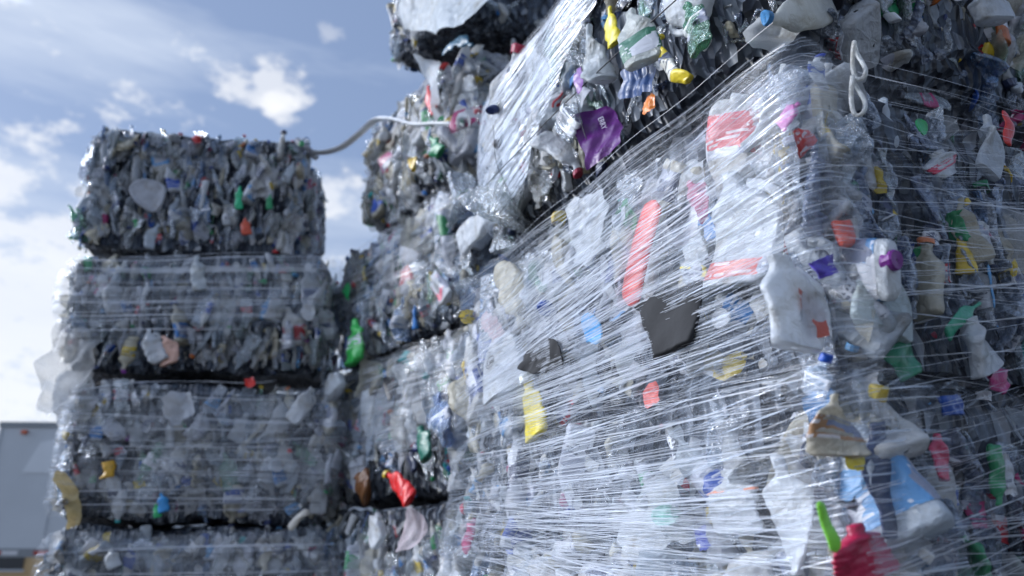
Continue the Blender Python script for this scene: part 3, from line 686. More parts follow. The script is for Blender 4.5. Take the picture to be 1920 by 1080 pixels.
H(bl3, '-x', (1118, 636), (1085, 590), 44, disc, 'blue_disc', 'sky blue dished lid between the black tray and the black tub', 'lid', col=(.05, .36, .72), q=2, out=.008)
H(bl3, '-x', (1292, 530), (1303, 425), 44, bottle, 'detergent_bottle', 'white bottle with yellow label bands between red paddle and white jug', 'bottle', col=W_, mat='milky', label=(.75, .62, .08), q=2, out=.004, lab=(.1, .3))
H(bl3, '-x', (1455, 235), (1490, 190), 26, bottle, 'magenta_bottle', 'slanting magenta pink bottle near the top corner of the big bale', 'bottle', col=(.6, .12, .42), mat='colour', q=2, out=.01, tfac=.3)
H(bl3, '-x', (1365, 592), (1330, 600), 40, disc, 'printed_lid', 'small milky lid under the big white jug with red print', 'lid', col=(.7, .72, .75), mat='milky', q=2, out=.004)
H(bl3, '-x', (1222, 760), (1212, 722), 34, sheet, 'red_wrapper', 'faded red wrapper scrap low in the middle of the big bale', 'wrapper', col=(.6, .08, .06), mat='colour', q=1, out=.006)
H(bl3, '-x', (940, 640), (900, 590), 40, sheet, 'pink_bag', 'pale pink bag scrap at the left end of the big bale', 'bag', col=(.8, .6, .62), mat='bag', q=1)
H(bl3, '-x', (1060, 450), (1130, 395), 110, sheet, 'white_bag', 'broad white bag spread under the film at the top of the big bale', 'bag', col=W_, mat='milky', q=2, out=-.005, kind='bag', amp=.6)
emb = H(bl3, '-x', (930, 740), (915, 620), 90, jug, 'round_white_tub', 'pale jug with a ringed emblem at the left end of the big bale', 'jug', col=W_, q=2, out=.02, handle=False, zx=.03, amp=.4)
H(bl3, '-y', (1522, 650), (1500, 480), 96, jug, 'white_jug', 'pointed white jug with a red snack bag pressed against it', 'jug', col=W_, q=2, out=.01)
H(bl3, '-y', (1548, 625), (1535, 540), 46, sheet, 'snack_bag', 'small red snack bag lying on the pointed white jug', 'bag', col=(.5, .1, .06), mat='label', q=2, out=.03, kind='bag', amp=.6, square=.1, ragged=.05)
H(bl3, '-y', (1672, 615), (1680, 478), 96, jug, 'frosted_jug', 'large frosted jug turned on end, right of the pointed white jug', 'jug', col=(.6, .68, .68), q=2, out=.015, handle=False, amp=.5)
H(bl3, '-y', (1615, 455), (1598, 400), 26, bar, 'red_tube', 'short orange red tube above the purple cap cluster', 'tube', col=(.7, .08, .03), q=1, out=.02, tfac=.8)
H(bl3, '-y', (1572, 512), (1556, 478), 40, cup, 'violet_cup', 'small violet blue cup above the snack bag', 'cup', col=(.12, .08, .5), mat='colour', q=2, out=.02)
H(bl3, '-y', (1535, 272), (1505, 235), 34, sheet, 'red_white_carton', 'torn carton of red and white below the blue-necked bottle', 'carton', col=(.55, .05, .04), mat='label', q=2, out=.02)
H(bl3, '-y', (1548, 150), (1540, 95), 30, bottle, 'blue_neck_bottle', 'white bottle with a dark blue neck at the top corner of the big bale', 'bottle', col=W_, mat='milky', cap=(.02, .04, .25), label=(.04, .08, .35), q=2, out=.02)
H(bl3, '-y', (1800, 320), (1775, 275), 42, bottle, 'red_white_bottle', 'bottle with a crimson label beside a curled white piece', 'bottle', col=W_, mat='milky', label=(.5, .02, .06), q=2, out=.02)
H(bl3, '-y', (1746, 245), (1742, 215), 20, disc, 'green_disc', 'small green lid high on the right face of the big bale', 'lid', col=(.03, .4, .12), q=1, out=.02)
H(bl3, '-y', (1884, 318), (1886, 215), 44, jug, 'flat_white_carton', 'flattened pale carton hanging at the right edge, right of the crimson label', 'carton', col=(.62, .66, .7), q=2, out=.03, handle=False, amp=.5)
H(bl3, '-y', (1912, 262), (1905, 198), 15, bar, 'red_strip', 'narrow red strip behind the flattened carton at the right edge', 'strip', col=(.6, .04, .03), q=1, out=.03)
H(bl3, '-y', (1880, 690), (1835, 590), 62, jug, 'handled_jug', 'white jug with its open handle outward, low on the right face', 'jug', col=W_, q=2, out=.02, roll=.5)
H(bl3, '-y', (1718, 705), (1690, 640), 44, cup, 'green_tub', 'dull green tub below the frosted jug', 'tub', col=(.02, .2, .1), mat='colour', q=1, out=.01)
H(bl3, '-y', (1790, 620), (1850, 560), 24, bottle, 'green_glass_bottle', 'small dark green bottle lying on its side in the right face', 'bottle', col=(.02, .28, .15), mat='colour', q=1, out=.02)
H(bl3, '-y', (1905, 726), (1880, 690), 36, cup, 'magenta_cup', 'magenta cup at the lower right corner of the big bale', 'cup', col=(.4, .02, .15), mat='colour', q=1, out=.02)
# white looped handles at the corner
def loops():
    b = Batch(); c1 = bl3.at(1608, 115, '-y', .05); c2 = bl3.at(1606, 180, '-y', .045); e = bl3.M.to_3x3() @ Vector((1, 0, 0))
    for c, rw, rh, t0 in ((c1, .016, .046, .0), (c2, .018, .046, .3)):
        a = np.linspace(0, 2 * np.pi, 26); pts = [c + e * (rw * math.sin(k)) + Vector((0, 0, rh * math.cos(k))) + Vector((0, .01 * math.sin(2 * k + t0), 0)) for k in a]
        V, F = loop_tube([tuple(p) for p in pts], .0048, .0048, 8); b.add(V, F, 'milky', (.82, .83, .82))
    o = b.build('white_loops'); tag(o, 'pair of white looped jug handles sticking out at the top corner of the big bale', 'loops')
loops()
# lower near bale
H(bl2, '-x', (1500, 740), (1520, 672), 46, bottle, 'blue_capped_bottle', 'clear bottle with a bright blue cap between the two wrapped bales', 'bottle', col=(.6, .72, .85), cap=(.01, .09, .5), label=(.1, .3, .65), q=2, out=.03, waist=.05)
H(bl2, '-y', (1598, 850), (1590, 735), 66, bottle, 'rusty_white_bottle', 'dirty off-white bottle with a rust brown label at the seam below the blue cap', 'bottle', col=(.62, .58, .48), mat='milky', label=(.36, .2, .1), q=2, out=.03, waist=0, lab=(.25, .6))
H(bl2, '-y', (1622, 880), (1618, 835), 30, sheet, 'yellow_scrap', 'bright yellow scrap right below the rusty bottle', 'scrap', col=(.75, .58, .02), mat='colour', q=1, out=.02)
H(bl2, '-y', (1588, 1035), (1560, 940), 15, bar, 'green_scoop', 'lime green plastic scoop handle in the lower bale', 'scoop', col=(.25, .68, .06), q=2, out=.05, tfac=.5)
H(bl2, '-y', (1655, 1085), (1625, 985), 88, bottle, 'crimson_bottle', 'large crimson bottle at the bottom edge of the picture', 'bottle', col=(.42, .015, .06), mat='colour', q=2, out=.02, waist=0)
H(bl2, '-x', (1478, 1078), (1440, 850), 72, bottle, 'teal_line_bottle', 'tall white bottle with a teal printed line near its foot', 'bottle', col=W_, mat='milky', q=2, out=.03, waist=0, amp=.6)
H(bl2, '-x', (1222, 1040), (1195, 905), 128, sheet, 'white_plastic_sheet', 'broad white sheet of plastic with the green dish on it', 'sheet', col=(.8, .82, .84), mat='milky', q=2, out=.0, kind='sheet', amp=.5)
H(bl2, '-x', (1222, 985), (1218, 945), 52, disc, 'green_dish', 'small grey-green dish lying on the broad white sheet', 'dish', col=(.25, .5, .42), q=2, out=.04)
H(bl2, '-x', (1352, 1000), (1340, 880), 84, bottle, 'white_spray_bottle', 'squat white bottle with an orange ring round its shoulder', 'bottle', col=W_, mat='milky', label=(.75, .3, .18), q=2, out=.03, lab=(.64, .68), waist=0)
H(bl2, '-x', (1305, 1030), (1292, 990), 26, sheet, 'blue_label_scrap', 'dark blue printed scrap left of the orange-ringed bottle', 'scrap', col=(.06, .08, .35), mat='label', q=1, out=.03)
H(bl2, '-x', (860, 1030), (880, 975), 26, bottle, 'magenta_small_bottle', 'small magenta bottle at the bottom left end of the lower bale', 'bottle', col=(.4, .05, .14), mat='colour', q=1, out=.02)
H(bl2, '-x', (1545, 800), (1520, 735), 56, sheet, 'blue_bag', 'light blue bag below the blue cap', 'bag', col=(.12, .36, .75), mat='bag', q=2, out=.01, kind='bag')
H(bl2, '-y', (1790, 900), (1775, 810), 26, bottle, 'red_slim_bottle', 'slim red bottle standing in the right face of the lower bale', 'bottle', col=(.5, .02, .08), mat='colour', q=1, out=.02)
H(bl2, '-y', (1810, 775), (1800, 738), 34, cup, 'blue_tub', 'dark blue round tub at the top of the lower bale', 'tub', col=(.01, .06, .3), mat='colour', q=1, out=.02)
H(bl2, '-y', (1700, 905), (1668, 850), 60, sheet, 'white_bag_scrap', 'grey-white bag scrap right of the lime green scoop', 'bag', col=(.6, .65, .7), mat='bag', q=1, out=.03)
H(bl2, '-y', (1690, 1010), (1650, 790), 58, bottle, 'navy_bottle', 'tall navy bottle right of the rusty one', 'bottle', col=(.01, .02, .07), mat='colour', q=2, out=.0, waist=0)
# top near bale
pouch = H(bl4, '-x', (1140, 290), (1108, 205), 76, sheet, 'purple_pouch', 'purple foil pouch with pale lettering on the overhanging bale', 'pouch', col=(.1, .008, .15), mat='colour', q=2, out=.04, kind='pouch', amp=.4, ragged=.02, bend=.05, square=.05, roll=.65, zx=.06)
H(bl4, '-x', (1205, 120), (1190, 18), 62, jug, 'label_jug', 'white jug with a dark green label above the purple pouch', 'jug', col=(.7, .73, .7), label=(.03, .14, .08), q=2, out=.04, handle=False, roll=.4)
H(bl4, '-x', (1278, 165), (1228, 85), 24, bottle, 'yellow_tube', 'slanting tube with yellow ends right of the green-labelled jug', 'tube', col=(.78, .6, .04), mat='colour', label=(.7, .68, .6), q=2, out=.05, lab=(.22, .66), tfac=.7, cap=(.78, .6, .03))
H(bl4, '-x', (1318, 85), (1290, 5), 52, bottle, 'green_bottle', 'bright green crushed bottle at the top of the picture', 'bottle', col=(.02, .42, .14), label=(.6, .62, .6), q=2, out=.03)
H(bl4, '-x', (1205, 205), (1228, 185), 26, sheet, 'orange_scrap', 'small orange scrap right of the purple pouch', 'scrap', col=(.75, .22, .03), mat='colour', q=1, out=.05)
H(bl4, '-x', (1190, 182), (1202, 118), 66, sheet, 'blue_packet', 'dark blue foil packet between the pouch and the green-labelled jug', 'packet', col=(.015, .05, .16), mat='colour', q=2, out=.03)
barc = H(bl4, '-x', (1055, 250), (1080, 195), 48, bottle, 'barcode_bottle', 'clear bottle with a white barcode label, left of the purple pouch', 'bottle', col=(.8, .84, .86), label=(.75, .76, .78), lab=(.22, .7), q=2, out=.05)
H(bl4, '-x', (935, 410), (960, 345), 92, bottle, 'clear_tub', 'ribbed clear tub at the lower left end of the overhanging bale', 'tub', col=(.75, .78, .75), q=2, out=-.01, waist=0)
H(bl4, '-x', (868, 440), (925, 400), 56, jug, 'pale_jug', 'pale crushed jug lying on the ledge under the overhanging bale', 'jug', col=W_, q=2, out=.0, handle=False)
H(bl4, '-x', (1150, 85), (1140, 20), 30, bottle, 'yellow_slim_bottle', 'yellow crushed bottle under the edge of the film, left of the jug', 'bottle', col=(.75, .62, .03), mat='colour', q=1, out=.02)
H(bl4, '-x', (1122, 160), (1098, 60), 52, bottle, 'white_panel_bottle', 'long white bottle left of the green-labelled jug', 'bottle', col=(.66, .7, .72), mat='milky', q=2, out=.02, waist=0)
H(bl4, '-x', (1090, 170), (1082, 130), 24, sheet, 'violet_wrapper', 'small violet wrapper above the barcode bottle', 'wrapper', col=(.16, .03, .25), mat='colour', q=1, out=.04)
H(bl4, '-x', (1010, 190), (985, 120), 90, sheet, 'white_film_sheet', 'wide white sheet stretched under the film of the overhanging bale', 'sheet', col=(.82, .85, .88), mat='milky', q=2, out=-.04, kind='sheet', amp=.2, bend=0)
H(bl4, '-x', (935, 300), (925, 200), 60, sheet, 'white_end_sheet', 'white sheet rounding the left end of the overhanging bale', 'sheet', col=(.8, .83, .87), mat='milky', q=2, out=-.05, kind='sheet', amp=.2, bend=0)
H(bl4, '-y', (1560, 20), (1440, 40), 60, jug, 'corner_jug', 'dirty white jug on the corner of the overhanging bale', 'jug', col=(.66, .67, .64), q=2, out=.02, handle=False, cap=(.08, .3, .6))
H(bl4, '-y', (1868, 40), (1845, -10), 42, jug, 'rounded_white_bottle', 'white bottle end poking down from the bale at top right', 'bottle', col=W_, q=1, out=.03, handle=False)
H(bl4, '-z', (1420, 90), (1470, 40), 80, sheet, 'drooping_bag', 'off-white bag drooping between the overhanging bale and the one below', 'bag', col=(.72, .73, .72), mat='milky', q=2, out=.02, kind='bag')
# middle stack
H(bm4, '-x', (812, 215), (800, 168), 22, bottle, 'red_bottle', 'red crushed bottle high on the whitish bale of the middle stack', 'bottle', col=(.6, .03, .03), mat='colour', q=1, out=.05)
H(bm5, '-x', (838, 82), (890, 72), 22, bottle, 'teal_bottle', 'dark teal bottle under the topmost middle bale', 'bottle', col=(.01, .08, .14), mat='colour', q=1, out=.02)
H(bm5, '-x', (812, 60), (850, -60), 160, sheet, 'hanging_sheet', 'large pale sheet hanging from the topmost middle bale', 'sheet', col=(.7, .75, .78), mat='milky', q=2, out=.06, kind='sheet', amp=.5)
H(bm4, '-x', (775, 320), (772, 298), 14, cup, 'yellow_cup', 'small yellow cup at the bottom of the whitish bale', 'cup', col=(.7, .45, .02), mat='colour', q=1, out=.05)
H(bm4, '-x', (822, 292), (808, 262), 30, bottle, 'dark_green_bottle', 'dark green bottle above the seam of the middle stack', 'bottle', col=(.01, .2, .07), mat='colour', q=1, out=.04)
H(bm4, '-x', (830, 200), (800, 90), 38, sheet, 'white_strip', 'long white strip beside the red bottle in the middle stack', 'strip', col=W_, mat='milky', q=1, out=.05)
H(bm3, '-x', (666, 680), (668, 598), 30, bottle, 'green_soda_bottle', 'bright green bottle hanging at the left end of the middle stack', 'bottle', col=(.04, .45, .08), mat='colour', label=(.1, .5, .12), q=1, out=.06)
H(bm3, '-x', (655, 555), (648, 535), 22, sheet, 'green_scrap', 'green scrap above the bright green bottle', 'scrap', col=(.02, .35, .1), mat='colour', q=1, out=.05)
H(bm3, '-x', (838, 560), (815, 515), 40, cup, 'red_striped_cup', 'white cup with a red stripe on the second bale seam', 'cup', col=W_, label=(.6, .05, .1), q=2, out=.06)
H(bm2, '-x', (770, 932), (728, 885), 34, bottle, 'red_yellow_bottle', 'bright red crushed bottle with a yellow end', 'bottle', col=(.75, .02, .02), mat='colour', cap=(.75, .5, .02), q=2, out=.06)
H(bm2, '-x', (735, 745), (722, 705), 24, disc, 'black_disc', 'black lid seen through the film of the middle stack', 'lid', col=(.01, .01, .015), q=1, out=.02)
H(bm2, '-x', (800, 860), (790, 800), 34, bottle, 'dark_green_jug', 'dark green crushed bottle at the right end of the middle stack', 'bottle', col=(.01, .14, .09), mat='colour', q=1, out=.04)
H(bm2, '-x', (835, 830), (815, 745), 50, bottle, 'blue_water_bottle', 'blue-tinted crushed bottle right of the black lid', 'bottle', col=(.15, .35, .7), label=(.6, .65, .75), q=1, out=.05)
H(bm2, '-x', (690, 925), (672, 885), 44, bottle, 'brown_bottle', 'brown crushed bottle left of the bright red one', 'bottle', col=(.18, .07, .02), mat='colour', q=1, out=.02)
H(bm2, '-x', (628, 740), (624, 700), 44, jug, 'white_bottle_end', 'rounded white bottle at the upper left end of the wrapped middle bale', 'bottle', col=W_, q=1, out=.12, handle=False)
H(bm1, '-x', (776, 1020), (765, 960), 54, sheet, 'pink_white_bag', 'pale bag with pink print in the gap of the middle stack', 'bag', col=(.8, .68, .72), mat='bag', q=1, out=.08, kind='bag')
H(bm1, '-x', (700, 1015), (715, 970), 40, jug, 'small_pale_jug', 'pale jug on the top edge of the low middle bale', 'jug', col=W_, q=1, out=.06, handle=False)
# far stack
H(bf4, '-y', (268, 382), (280, 335), 56, disc, 'heart_shaped_lid', 'broad grey-white lid on the top far bale', 'lid', col=(.66, .68, .74), mat='milky', q=1, out=.05, rim=0)
H(bf4, '-y', (446, 392), (449, 350), 14, bottle, 'emerald_bottle', 'small emerald bottle in the middle of the top far bale', 'bottle', col=(.01, .42, .18), mat='colour', q=1, out=.06)
H(bf4, '-y', (504, 392), (506, 365), 12, bottle, 'dark_emerald_bottle', 'darker green bottle right of the emerald one', 'bottle', col=(.01, .25, .09), mat='colour', q=1, out=.06)
H(bf4, '-y', (463, 440), (458, 410), 18, bottle, 'orange_bottle', 'orange red bottle at the lower edge of the top far bale', 'bottle', col=(.6, .08, .03), mat='colour', q=1, out=.06)
H(bf4, '-y', (372, 268), (364, 254), 14, sheet, 'red_scrap', 'red scrap on the top edge of the top far bale', 'scrap', col=(.6, .03, .03), mat='colour', q=0, out=.02)
H(bf3, '-y', (578, 602), (578, 568), 26, disc, 'round_white_disc', 'round white lid at the right of the second far bale', 'lid', col=(.75, .77, .8), mat='milky', q=1, out=.05)
H(bf3, '-y', (295, 680), (275, 620), 32, jug, 'torn_white_jug', 'torn white jug beside the peach bottle at the foot of a far bale', 'jug', col=W_, q=1, out=.06)
H(bf3, '-y', (322, 682), (312, 628), 32, bottle, 'peach_bottle', 'peach coloured bottle beside the torn white jug', 'bottle', col=(.7, .42, .32), mat='colour', q=1, out=.06)
H(bf3, '-y', (375, 545), (368, 480), 26, bottle, 'pale_upright_bottle', 'pale upright bottle under the top film edge of the far stack', 'bottle', col=(.66, .7, .72), mat='milky', q=1, out=.04)
H(bf2, '-y', (470, 726), (468, 708), 18, sheet, 'bright_red_scrap', 'bright red scrap in the dark gap of the far stack', 'scrap', col=(.75, .03, .02), mat='colour', q=0, out=.06)
H(bf2, '-y', (308, 960), (302, 925), 18, bottle, 'sky_blue_bottle', 'sky blue bottle low in the banded far bale', 'bottle', col=(.04, .3, .65), mat='colour', q=1, out=.06)
H(bf2, '-y', (296, 970), (292, 945), 12, bottle, 'lime_bottle', 'green bottle next to the sky blue one', 'bottle', col=(.03, .45, .15), mat='colour', q=1, out=.06)
H(bf2, '-y', (206, 895), (204, 865), 20, cup, 'amber_cup', 'amber cup on the left of the banded far bale', 'cup', col=(.65, .36, .03), mat='colour', q=1, out=.06)
H(bf2, '-y', (345, 790), (330, 735), 52, sheet, 'pale_bag_far', 'pale triangular bag near the top of the banded far bale', 'bag', col=(.66, .68, .72), mat='milky', q=1, out=.05, kind='bag')
H(bf2, '-y', (150, 985), (118, 880), 24, sheet, 'yellow_film', 'yellowish film patch on the left edge of the far stack', 'film', col=(.62, .48, .22), mat='milky', q=1, out=.04, ragged=.05, amp=.5)
H(bf2, '-y', (545, 790), (590, 730), 34, jug, 'grey_jug', 'grey-white jug at the right end of the far stack, over the gap', 'jug', col=(.66, .68, .7), q=1, out=.12)
H(bf1, '-y', (215, 1065), (205, 1030), 22, bottle, 'white_low_bottle', 'small white bottle in the lowest visible far bale', 'bottle', col=W_, mat='milky', q=1, out=.06)
H(bf1, '-y', (540, 992), (578, 955), 14, bar, 'wooden_slat', 'short pale wooden slat poking from the far stack', 'slat', col=(.6, .56, .48), mat='colour', q=1, out=.16, tfac=.4)
H(bf3, '-y', (95, 770), (150, 610), 70, sheet, 'trailing_bag', 'torn translucent bag trailing off the left side of the far stack', 'bag', col=(.78, .78, .77), mat='bag', q=2, out=.02, kind='bag', amp=1.1, ragged=.12)
H(bf3, '-y', (140, 800), (135, 700), 60, sheet, 'crumpled_white_bag', 'crumpled white bag in the notch on the left of the far stack', 'bag', col=(.74, .76, .78), mat='milky', q=2, out=-.05, kind='bag', amp=1.2)

# ------------------------------------------------------------------ what the bales are pressed from (works round the single things above)
bl0.core(.0); bl0.fill([('-x', 40, FLAT), ('-y', 40, FLAT)], ST_MIX, 0, 0)
bl1.core(.0); bl1.fill([('-x', 40, FLAT), ('-y', 40, FLAT)], ST_MIX, 0, 0)
bl2.core(); bl2.fill([('-x', 430, FLAT, ST_PALE), ('-y', 560, V_EDGE, ST_SHADE)], ST_WHITE, 100, 1, True)
bl3.core(); bl3.fill([('-x', 430, FLAT, ST_PALE), ('-y', 560, V_EDGE, ST_SHADE)], ST_CLEAR, 100, 1, True)
bl4.core(); bl4.fill([('-x', 290, dict(V_FLAT, zmin=.05, far=dict(ST_PALE, scale=1.4), far_y=.1)), ('-y', 320, dict(V_EDGE, zmin=.2)), ('-z', 170, H_ANY, dict(ST_SHADE, scale=1.1))], ST_DARK, 100, 1, True)
bm0.core(.0); bm0.fill([('-x', 30, FLAT)], ST_MIX, 0, 0)
bm1.core(); bm1.fill([('-x', 190, V_FLAT), ('-y', 100, V_FLAT), ('+y', 60, V_FLAT)], ST_WHITE, 90, 0)
bm2.core(); bm2.fill([('-x', 210, V_FLAT), ('-y', 100, V_FLAT), ('+y', 60, V_FLAT), ('-z', 40, H_ANY)], dict(ST_MIX, scale=1.2), 100, 0)
bm3.core(); bm3.fill([('-x', 210, V_FLAT), ('-y', 100, V_FLAT), ('+y', 60, V_FLAT), ('-z', 40, H_ANY)], dict(ST_CLEAR, scale=1.2), 100, 0)
bm4.core(); bm4.fill([('-x', 230, V_FLAT), ('-y', 100, V_FLAT), ('+y', 120, V_FLAT)], dict(ST_WHITE, scale=1.5), 100, 0)
bm5.core(); bm5.fill([('-x', 230, V_FLAT), ('+y', 200, V_FLAT), ('-z', 160, H_ANY)], ST_DARK, 70, 0)
bf0.core(.0); bf0.fill([('-y', 30, V_FLAT)], ST_MIX, 0, 0)
bf1.core(); bf1.fill([('-y', 210, V_FLAT), ('+x', 120, V_FLAT), ('-x', 100, V_FLAT)], ST_FAR, 100, 0)
bf2.core(); bf2.fill([('-y', 230, V_FLAT), ('+x', 120, V_FLAT), ('-x', 100, V_FLAT)], ST_FAR, 100, 0)
bf3.core(); bf3.fill([('-y', 230, V_EDGE), ('+x', 120, V_FLAT), ('-x', 100, V_FLAT)], ST_FAR, 100, 0)
bf4.core(); bf4.fill([('-y', 300, dict(V_EDGE, over=.08)), ('+x', 160, dict(V_EDGE, over=.08)), ('-x', 120, dict(V_EDGE, over=.06)), ('+z', 90, V_EDGE)], ST_FAR, 100, 0)

# lettering on the pouch, barcode on the bottle
def lettering(txt, size, parent, loc, rz, mat, name='lettering'):
    cu = bpy.data.curves.new(name, 'FONT'); cu.body = txt; cu.size = size; cu.extrude = .0006; cu.align_x = 'CENTER'
    tmp = bpy.data.objects.new('tmp', cu); C.objects.link(tmp); bpy.context.view_layer.update()
    me = bpy.data.meshes.new_from_object(tmp.evaluated_get(bpy.context.evaluated_depsgraph_get())); bpy.data.objects.remove(tmp)
    me.materials.clear(); me.materials.append(MATS[mat]); o = bpy.data.objects.new(name, me); C.objects.link(o); o.parent = parent
    o.location = loc; o.rotation_euler = (0, 0, rz); return o
lettering('ERRY', .026, pouch, (.012, .016, .012), R(-90), 'ink_white')
ez = max(c[2] for c in emb.bound_box) + .001
lettering('CAN', .024, emb, (.0, -.012, ez), R(-8), 'ink_dark')
er = Batch(); q_ = np.linspace(0, 2 * np.pi, 30); V, F = loop_tube(np.stack([.034 * np.cos(q_), -.004 + .019 * np.sin(q_), q_ * 0], -1), .0014, .0006, 6); er.add(V, F, 'ink_dark', (0, 0, 0)); er.build('emblem_ring', emb).location = (0, 0, ez)
bb_ = Batch(); xx = -.022
for wd in (2, 1, 1, 3, 1, 2, 1, 1, 2, 3, 1, 1, 2, 1, 3, 1, 2):
    x1 = xx + wd * .0009
    bb_.add([(xx, -.012, .0), (x1, -.012, .0), (x1, .012, .0), (xx, .012, .0)], [[0, 1, 2, 3]], 'ink_dark', (0, 0, 0)); xx = x1 + .001
bo = bb_.build('barcode', barc); bo.location = (0, -.005, .034); bo.scale = (1.25, 1.4, 1)

# white strap from the far stack over to the middle stack
def rope(name, label, cat, pts, rad, mat, col, flat=1.0):
    P = np.array([tuple(p) for p in pts]); t = np.arange(len(P)); tt = np.linspace(0, len(P) - 1, 60)
    # Catmull-Rom
    out = []
    for q in tt:
        i = min(int(q), len(P) - 2); f = q - i; p0, p1, p2, p3 = P[max(i - 1, 0)], P[i], P[i + 1], P[min(i + 2, len(P) - 1)]
        out.append(.5 * ((2 * p1) + (-p0 + p2) * f + (2 * p0 - 5 * p1 + 4 * p2 - p3) * f * f + (-p0 + 3 * p1 - 3 * p2 + p3) * f ** 3))
    V, F = loop_tube(out, rad, rad * flat, 8); b = Batch(); b.add(V, F, mat, col); return tag(b.build(name), label, cat)
def px(x, y, Y):
    d = ray(x, y); return Vector((0, 0, CAM_Z)) + d * (Y / d.y)
rope('white_strap', 'white plastic strap sagging from the far stack across to the middle stack', 'strap',
     [px(572, 282, 5.0), px(604, 286, 4.95), px(640, 276, 4.9), px(672, 252, 4.85), px(700, 228, 4.8), px(725, 222, 4.7), px(750, 226, 4.5), px(780, 234, 4.3), px(830, 233, 4.1), px(875, 236, 3.95)], .034, 'strap_white', (.84, .86, .86), .35)
rope('baling_wire', 'dark baling wire curving down the overhanging bale', 'wire',
     [bl4.at(1078, 170, '-x', .05), bl4.at(1090, 230, '-x', .06), bl4.at(1100, 262, '-x', .06)], .0012, 'wire', (0, 0, 0))
rope('long_baling_wire', 'thin dark baling wire round the left end of the overhanging bale', 'wire',
     [bl4.at(925, 235, '-x', .04), bl4.at(930, 300, '-x', .03), bl4.at(950, 350, '-x', .03), bl4.at(975, 400, '-x', .03)], .0014, 'wire', (0, 0, 0))

# ------------------------------------------------------------------ the yard behind
def boxes(name, specs, mat, parent=None, bevel=.0):
    b = Batch()
    for (x0, y0, z0, x1, y1, z1) in specs:
        V = [(x, y, z) for z in (z0, z1) for y in (y0, y1) for x in (x0, x1)]
        b.add(V, [[0, 2, 3, 1], [4, 5, 7, 6], [0, 1, 5, 4], [2, 6, 7, 3], [0, 4, 6, 2], [1, 3, 7, 5]], mat, (1, 1, 1), None, False)
    return b.build(name, parent)
def cyl(name, c, r, w_, mat, parent):
    th = np.linspace(0, 2 * np.pi, 28, endpoint=False); rs = [.02, r * .55, r * .6, r * .95, r, r, r * .95, r * .6, r * .55, .02]; ys = [.03, .03, 0, 0, .04, w_ - .04, w_, w_, w_ - .03, w_ - .03]
    V = np.array([[c[0] + rr * math.cos(t), c[1] + yy, c[2] + rr * math.sin(t)] for rr, yy in zip(rs, ys) for t in th]); b = Batch(); b.add(V, grid_faces(28, 10), mat, (1, 1, 1)); return b.build(name, parent)
tr_ = bpy.data.objects.new('box_trailer', None); C.objects.link(tr_); tr_.location = (-10.3, 15, 0); tr_.rotation_euler = (0, 0, R(3))
tag(tr_, 'grey box trailer parked behind the far left stack', 'trailer')
TL, TZ0, TZ1 = 9.5, 1.53, 4.1
boxes('body', [(0, 0, TZ0 + .16, TL, 2.5, TZ1 - .1)], 'trailer_skin', tr_)
boxes('top_rail', [(-.02, -.03, TZ1 - .1, TL + .02, 2.53, TZ1)], 'trailer_rail', tr_)
boxes('bottom_rail', [(-.02, -.04, TZ0, TL + .02, 2.54, TZ0 + .16)], 'trailer_rail', tr_)
for k in range(8): boxes('side_post', [(k * 1.22 + .0, -.018, TZ0 + .16, k * 1.22 + .05, -.002, TZ1 - .1)], 'trailer_skin', tr_)
for k in range(10):
    boxes('reflective_tape', [(.25 + k * .9, -.046, TZ0 + .04, .55 + k * .9, -.041, TZ0 + .12)], 'tape_red', tr_); boxes('reflective_tape', [(.56 + k * .9, -.046, TZ0 + .04, .86 + k * .9, -.041, TZ0 + .12)], 'tape_white', tr_)
for x in (.45, 4.7, 9.2): boxes('marker_light', [(x, -.06, TZ1 - .24, x + .1, -.004, TZ1 - .17)], 'lamp_orange', tr_)
b = Batch(); 
b.add([(.6, -.006, 3.1), (1.3, -.006, 3.1), (1.3, -.006, 3.8), (.85, -.006, 3.7), (.6, -.012, 3.1), (1.3, -.012, 3.1), (1.3, -.012, 3.8), (.85, -.012, 3.7)], [[4, 5, 6, 7], [0, 3, 2, 1], [0, 1, 5, 4], [3, 7, 6, 2], [0, 4, 7, 3], [1, 2, 6, 5]], 'trailer_glare', (1, 1, 1), None, False)
b.build('sun_reflection', tr_)  # slanted sun reflection on the trailer side, made as a lighter panel
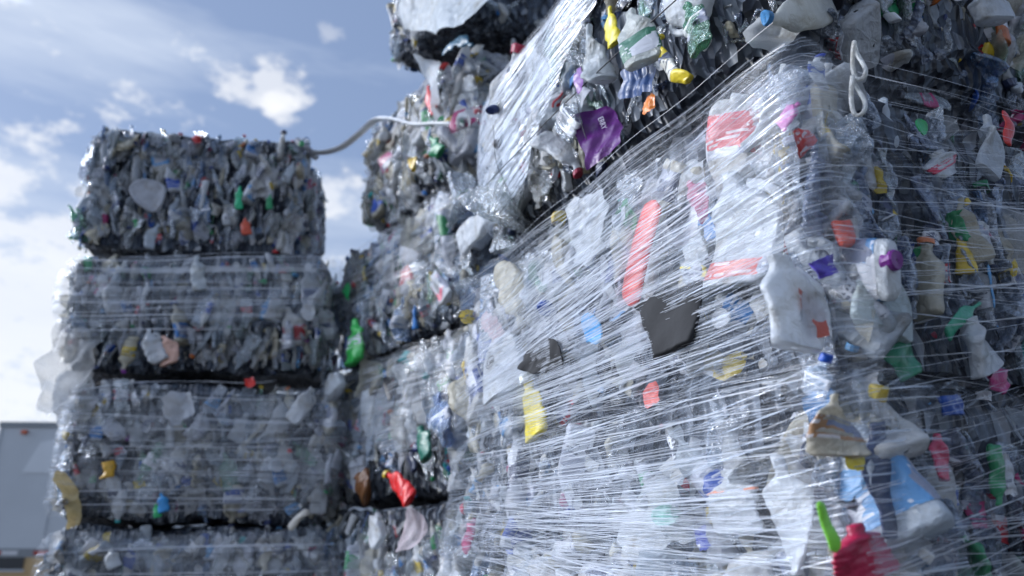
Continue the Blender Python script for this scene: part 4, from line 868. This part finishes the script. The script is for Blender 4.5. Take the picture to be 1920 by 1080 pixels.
for x in (7.2, 8.4): cyl('wheel', (x, .05, .52), .52, .3, 'rubber', tr_); cyl('wheel', (x, 2.15, .52), .52, .3, 'rubber', tr_)
boxes('axle', [(7.15, .3, .45, 7.25, 2.2, .58), (8.35, .3, .45, 8.45, 2.2, .58), (6.8, .8, .58, 8.8, 1.7, TZ0)], 'trailer_rail', tr_)
boxes('landing_gear', [(1.6, .3, 0, 1.75, .45, TZ0), (1.6, 2.05, 0, 1.75, 2.2, TZ0), (1.62, .45, .7, 1.72, 2.05, .8)], 'trailer_rail', tr_)
wb = bpy.data.objects.new('warehouse', None); C.objects.link(wb); wb.location = (-30, 27, 0); tag(wb, 'tan warehouse wall seen under the trailer', 'building')
boxes('wall', [(0, 0, 0, 26, 9, 3.3)], 'tan_wall', wb); boxes('roof', [(-.2, -.2, 3.3, 26.2, 9.2, 3.5)], 'roof_metal', wb)
for k in range(9): w1 = boxes('window', [(1 + k * 2.8, -.03, .95, 2.1 + k * 2.8, .02, 1.75)], 'dark_glass', wb); boxes('sill', [(.93 + k * 2.8, -.05, .88, 2.17 + k * 2.8, -.031, .945)], 'trailer_skin', w1); boxes('lintel', [(.93 + k * 2.8, -.05, 1.755, 2.17 + k * 2.8, -.031, 1.82)], 'trailer_skin', w1)
m, t = new_mat('yard_asphalt'); co = objco(t)
g = noise(t, co, .6, 6, .6); g2 = noise(t, co, 60, 4, .7)
bsdf_out(t, prin(t, mixc(t, g2, ramp(t, g, [(.3, (.05, .05, .05)), (.7, (.12, .115, .105))]), (.14, .135, .13)), .85, bump(t, g2, .4, .01))); MATS['asphalt'] = m
b = Batch(); nn_ = 30; a = np.linspace(-1, 1, nn_); A, B_ = np.meshgrid(a, a); A = (np.sign(A) * np.abs(A) ** 3 * 900).ravel(); B_ = (np.sign(B_) * np.abs(B_) ** 3 * 900).ravel()
b.add(np.stack([A, B_, np.zeros_like(A) - .003], -1), grid_faces(nn_, nn_, False), 'asphalt', (1, 1, 1)); tag(b.build('ground'), kind='structure')
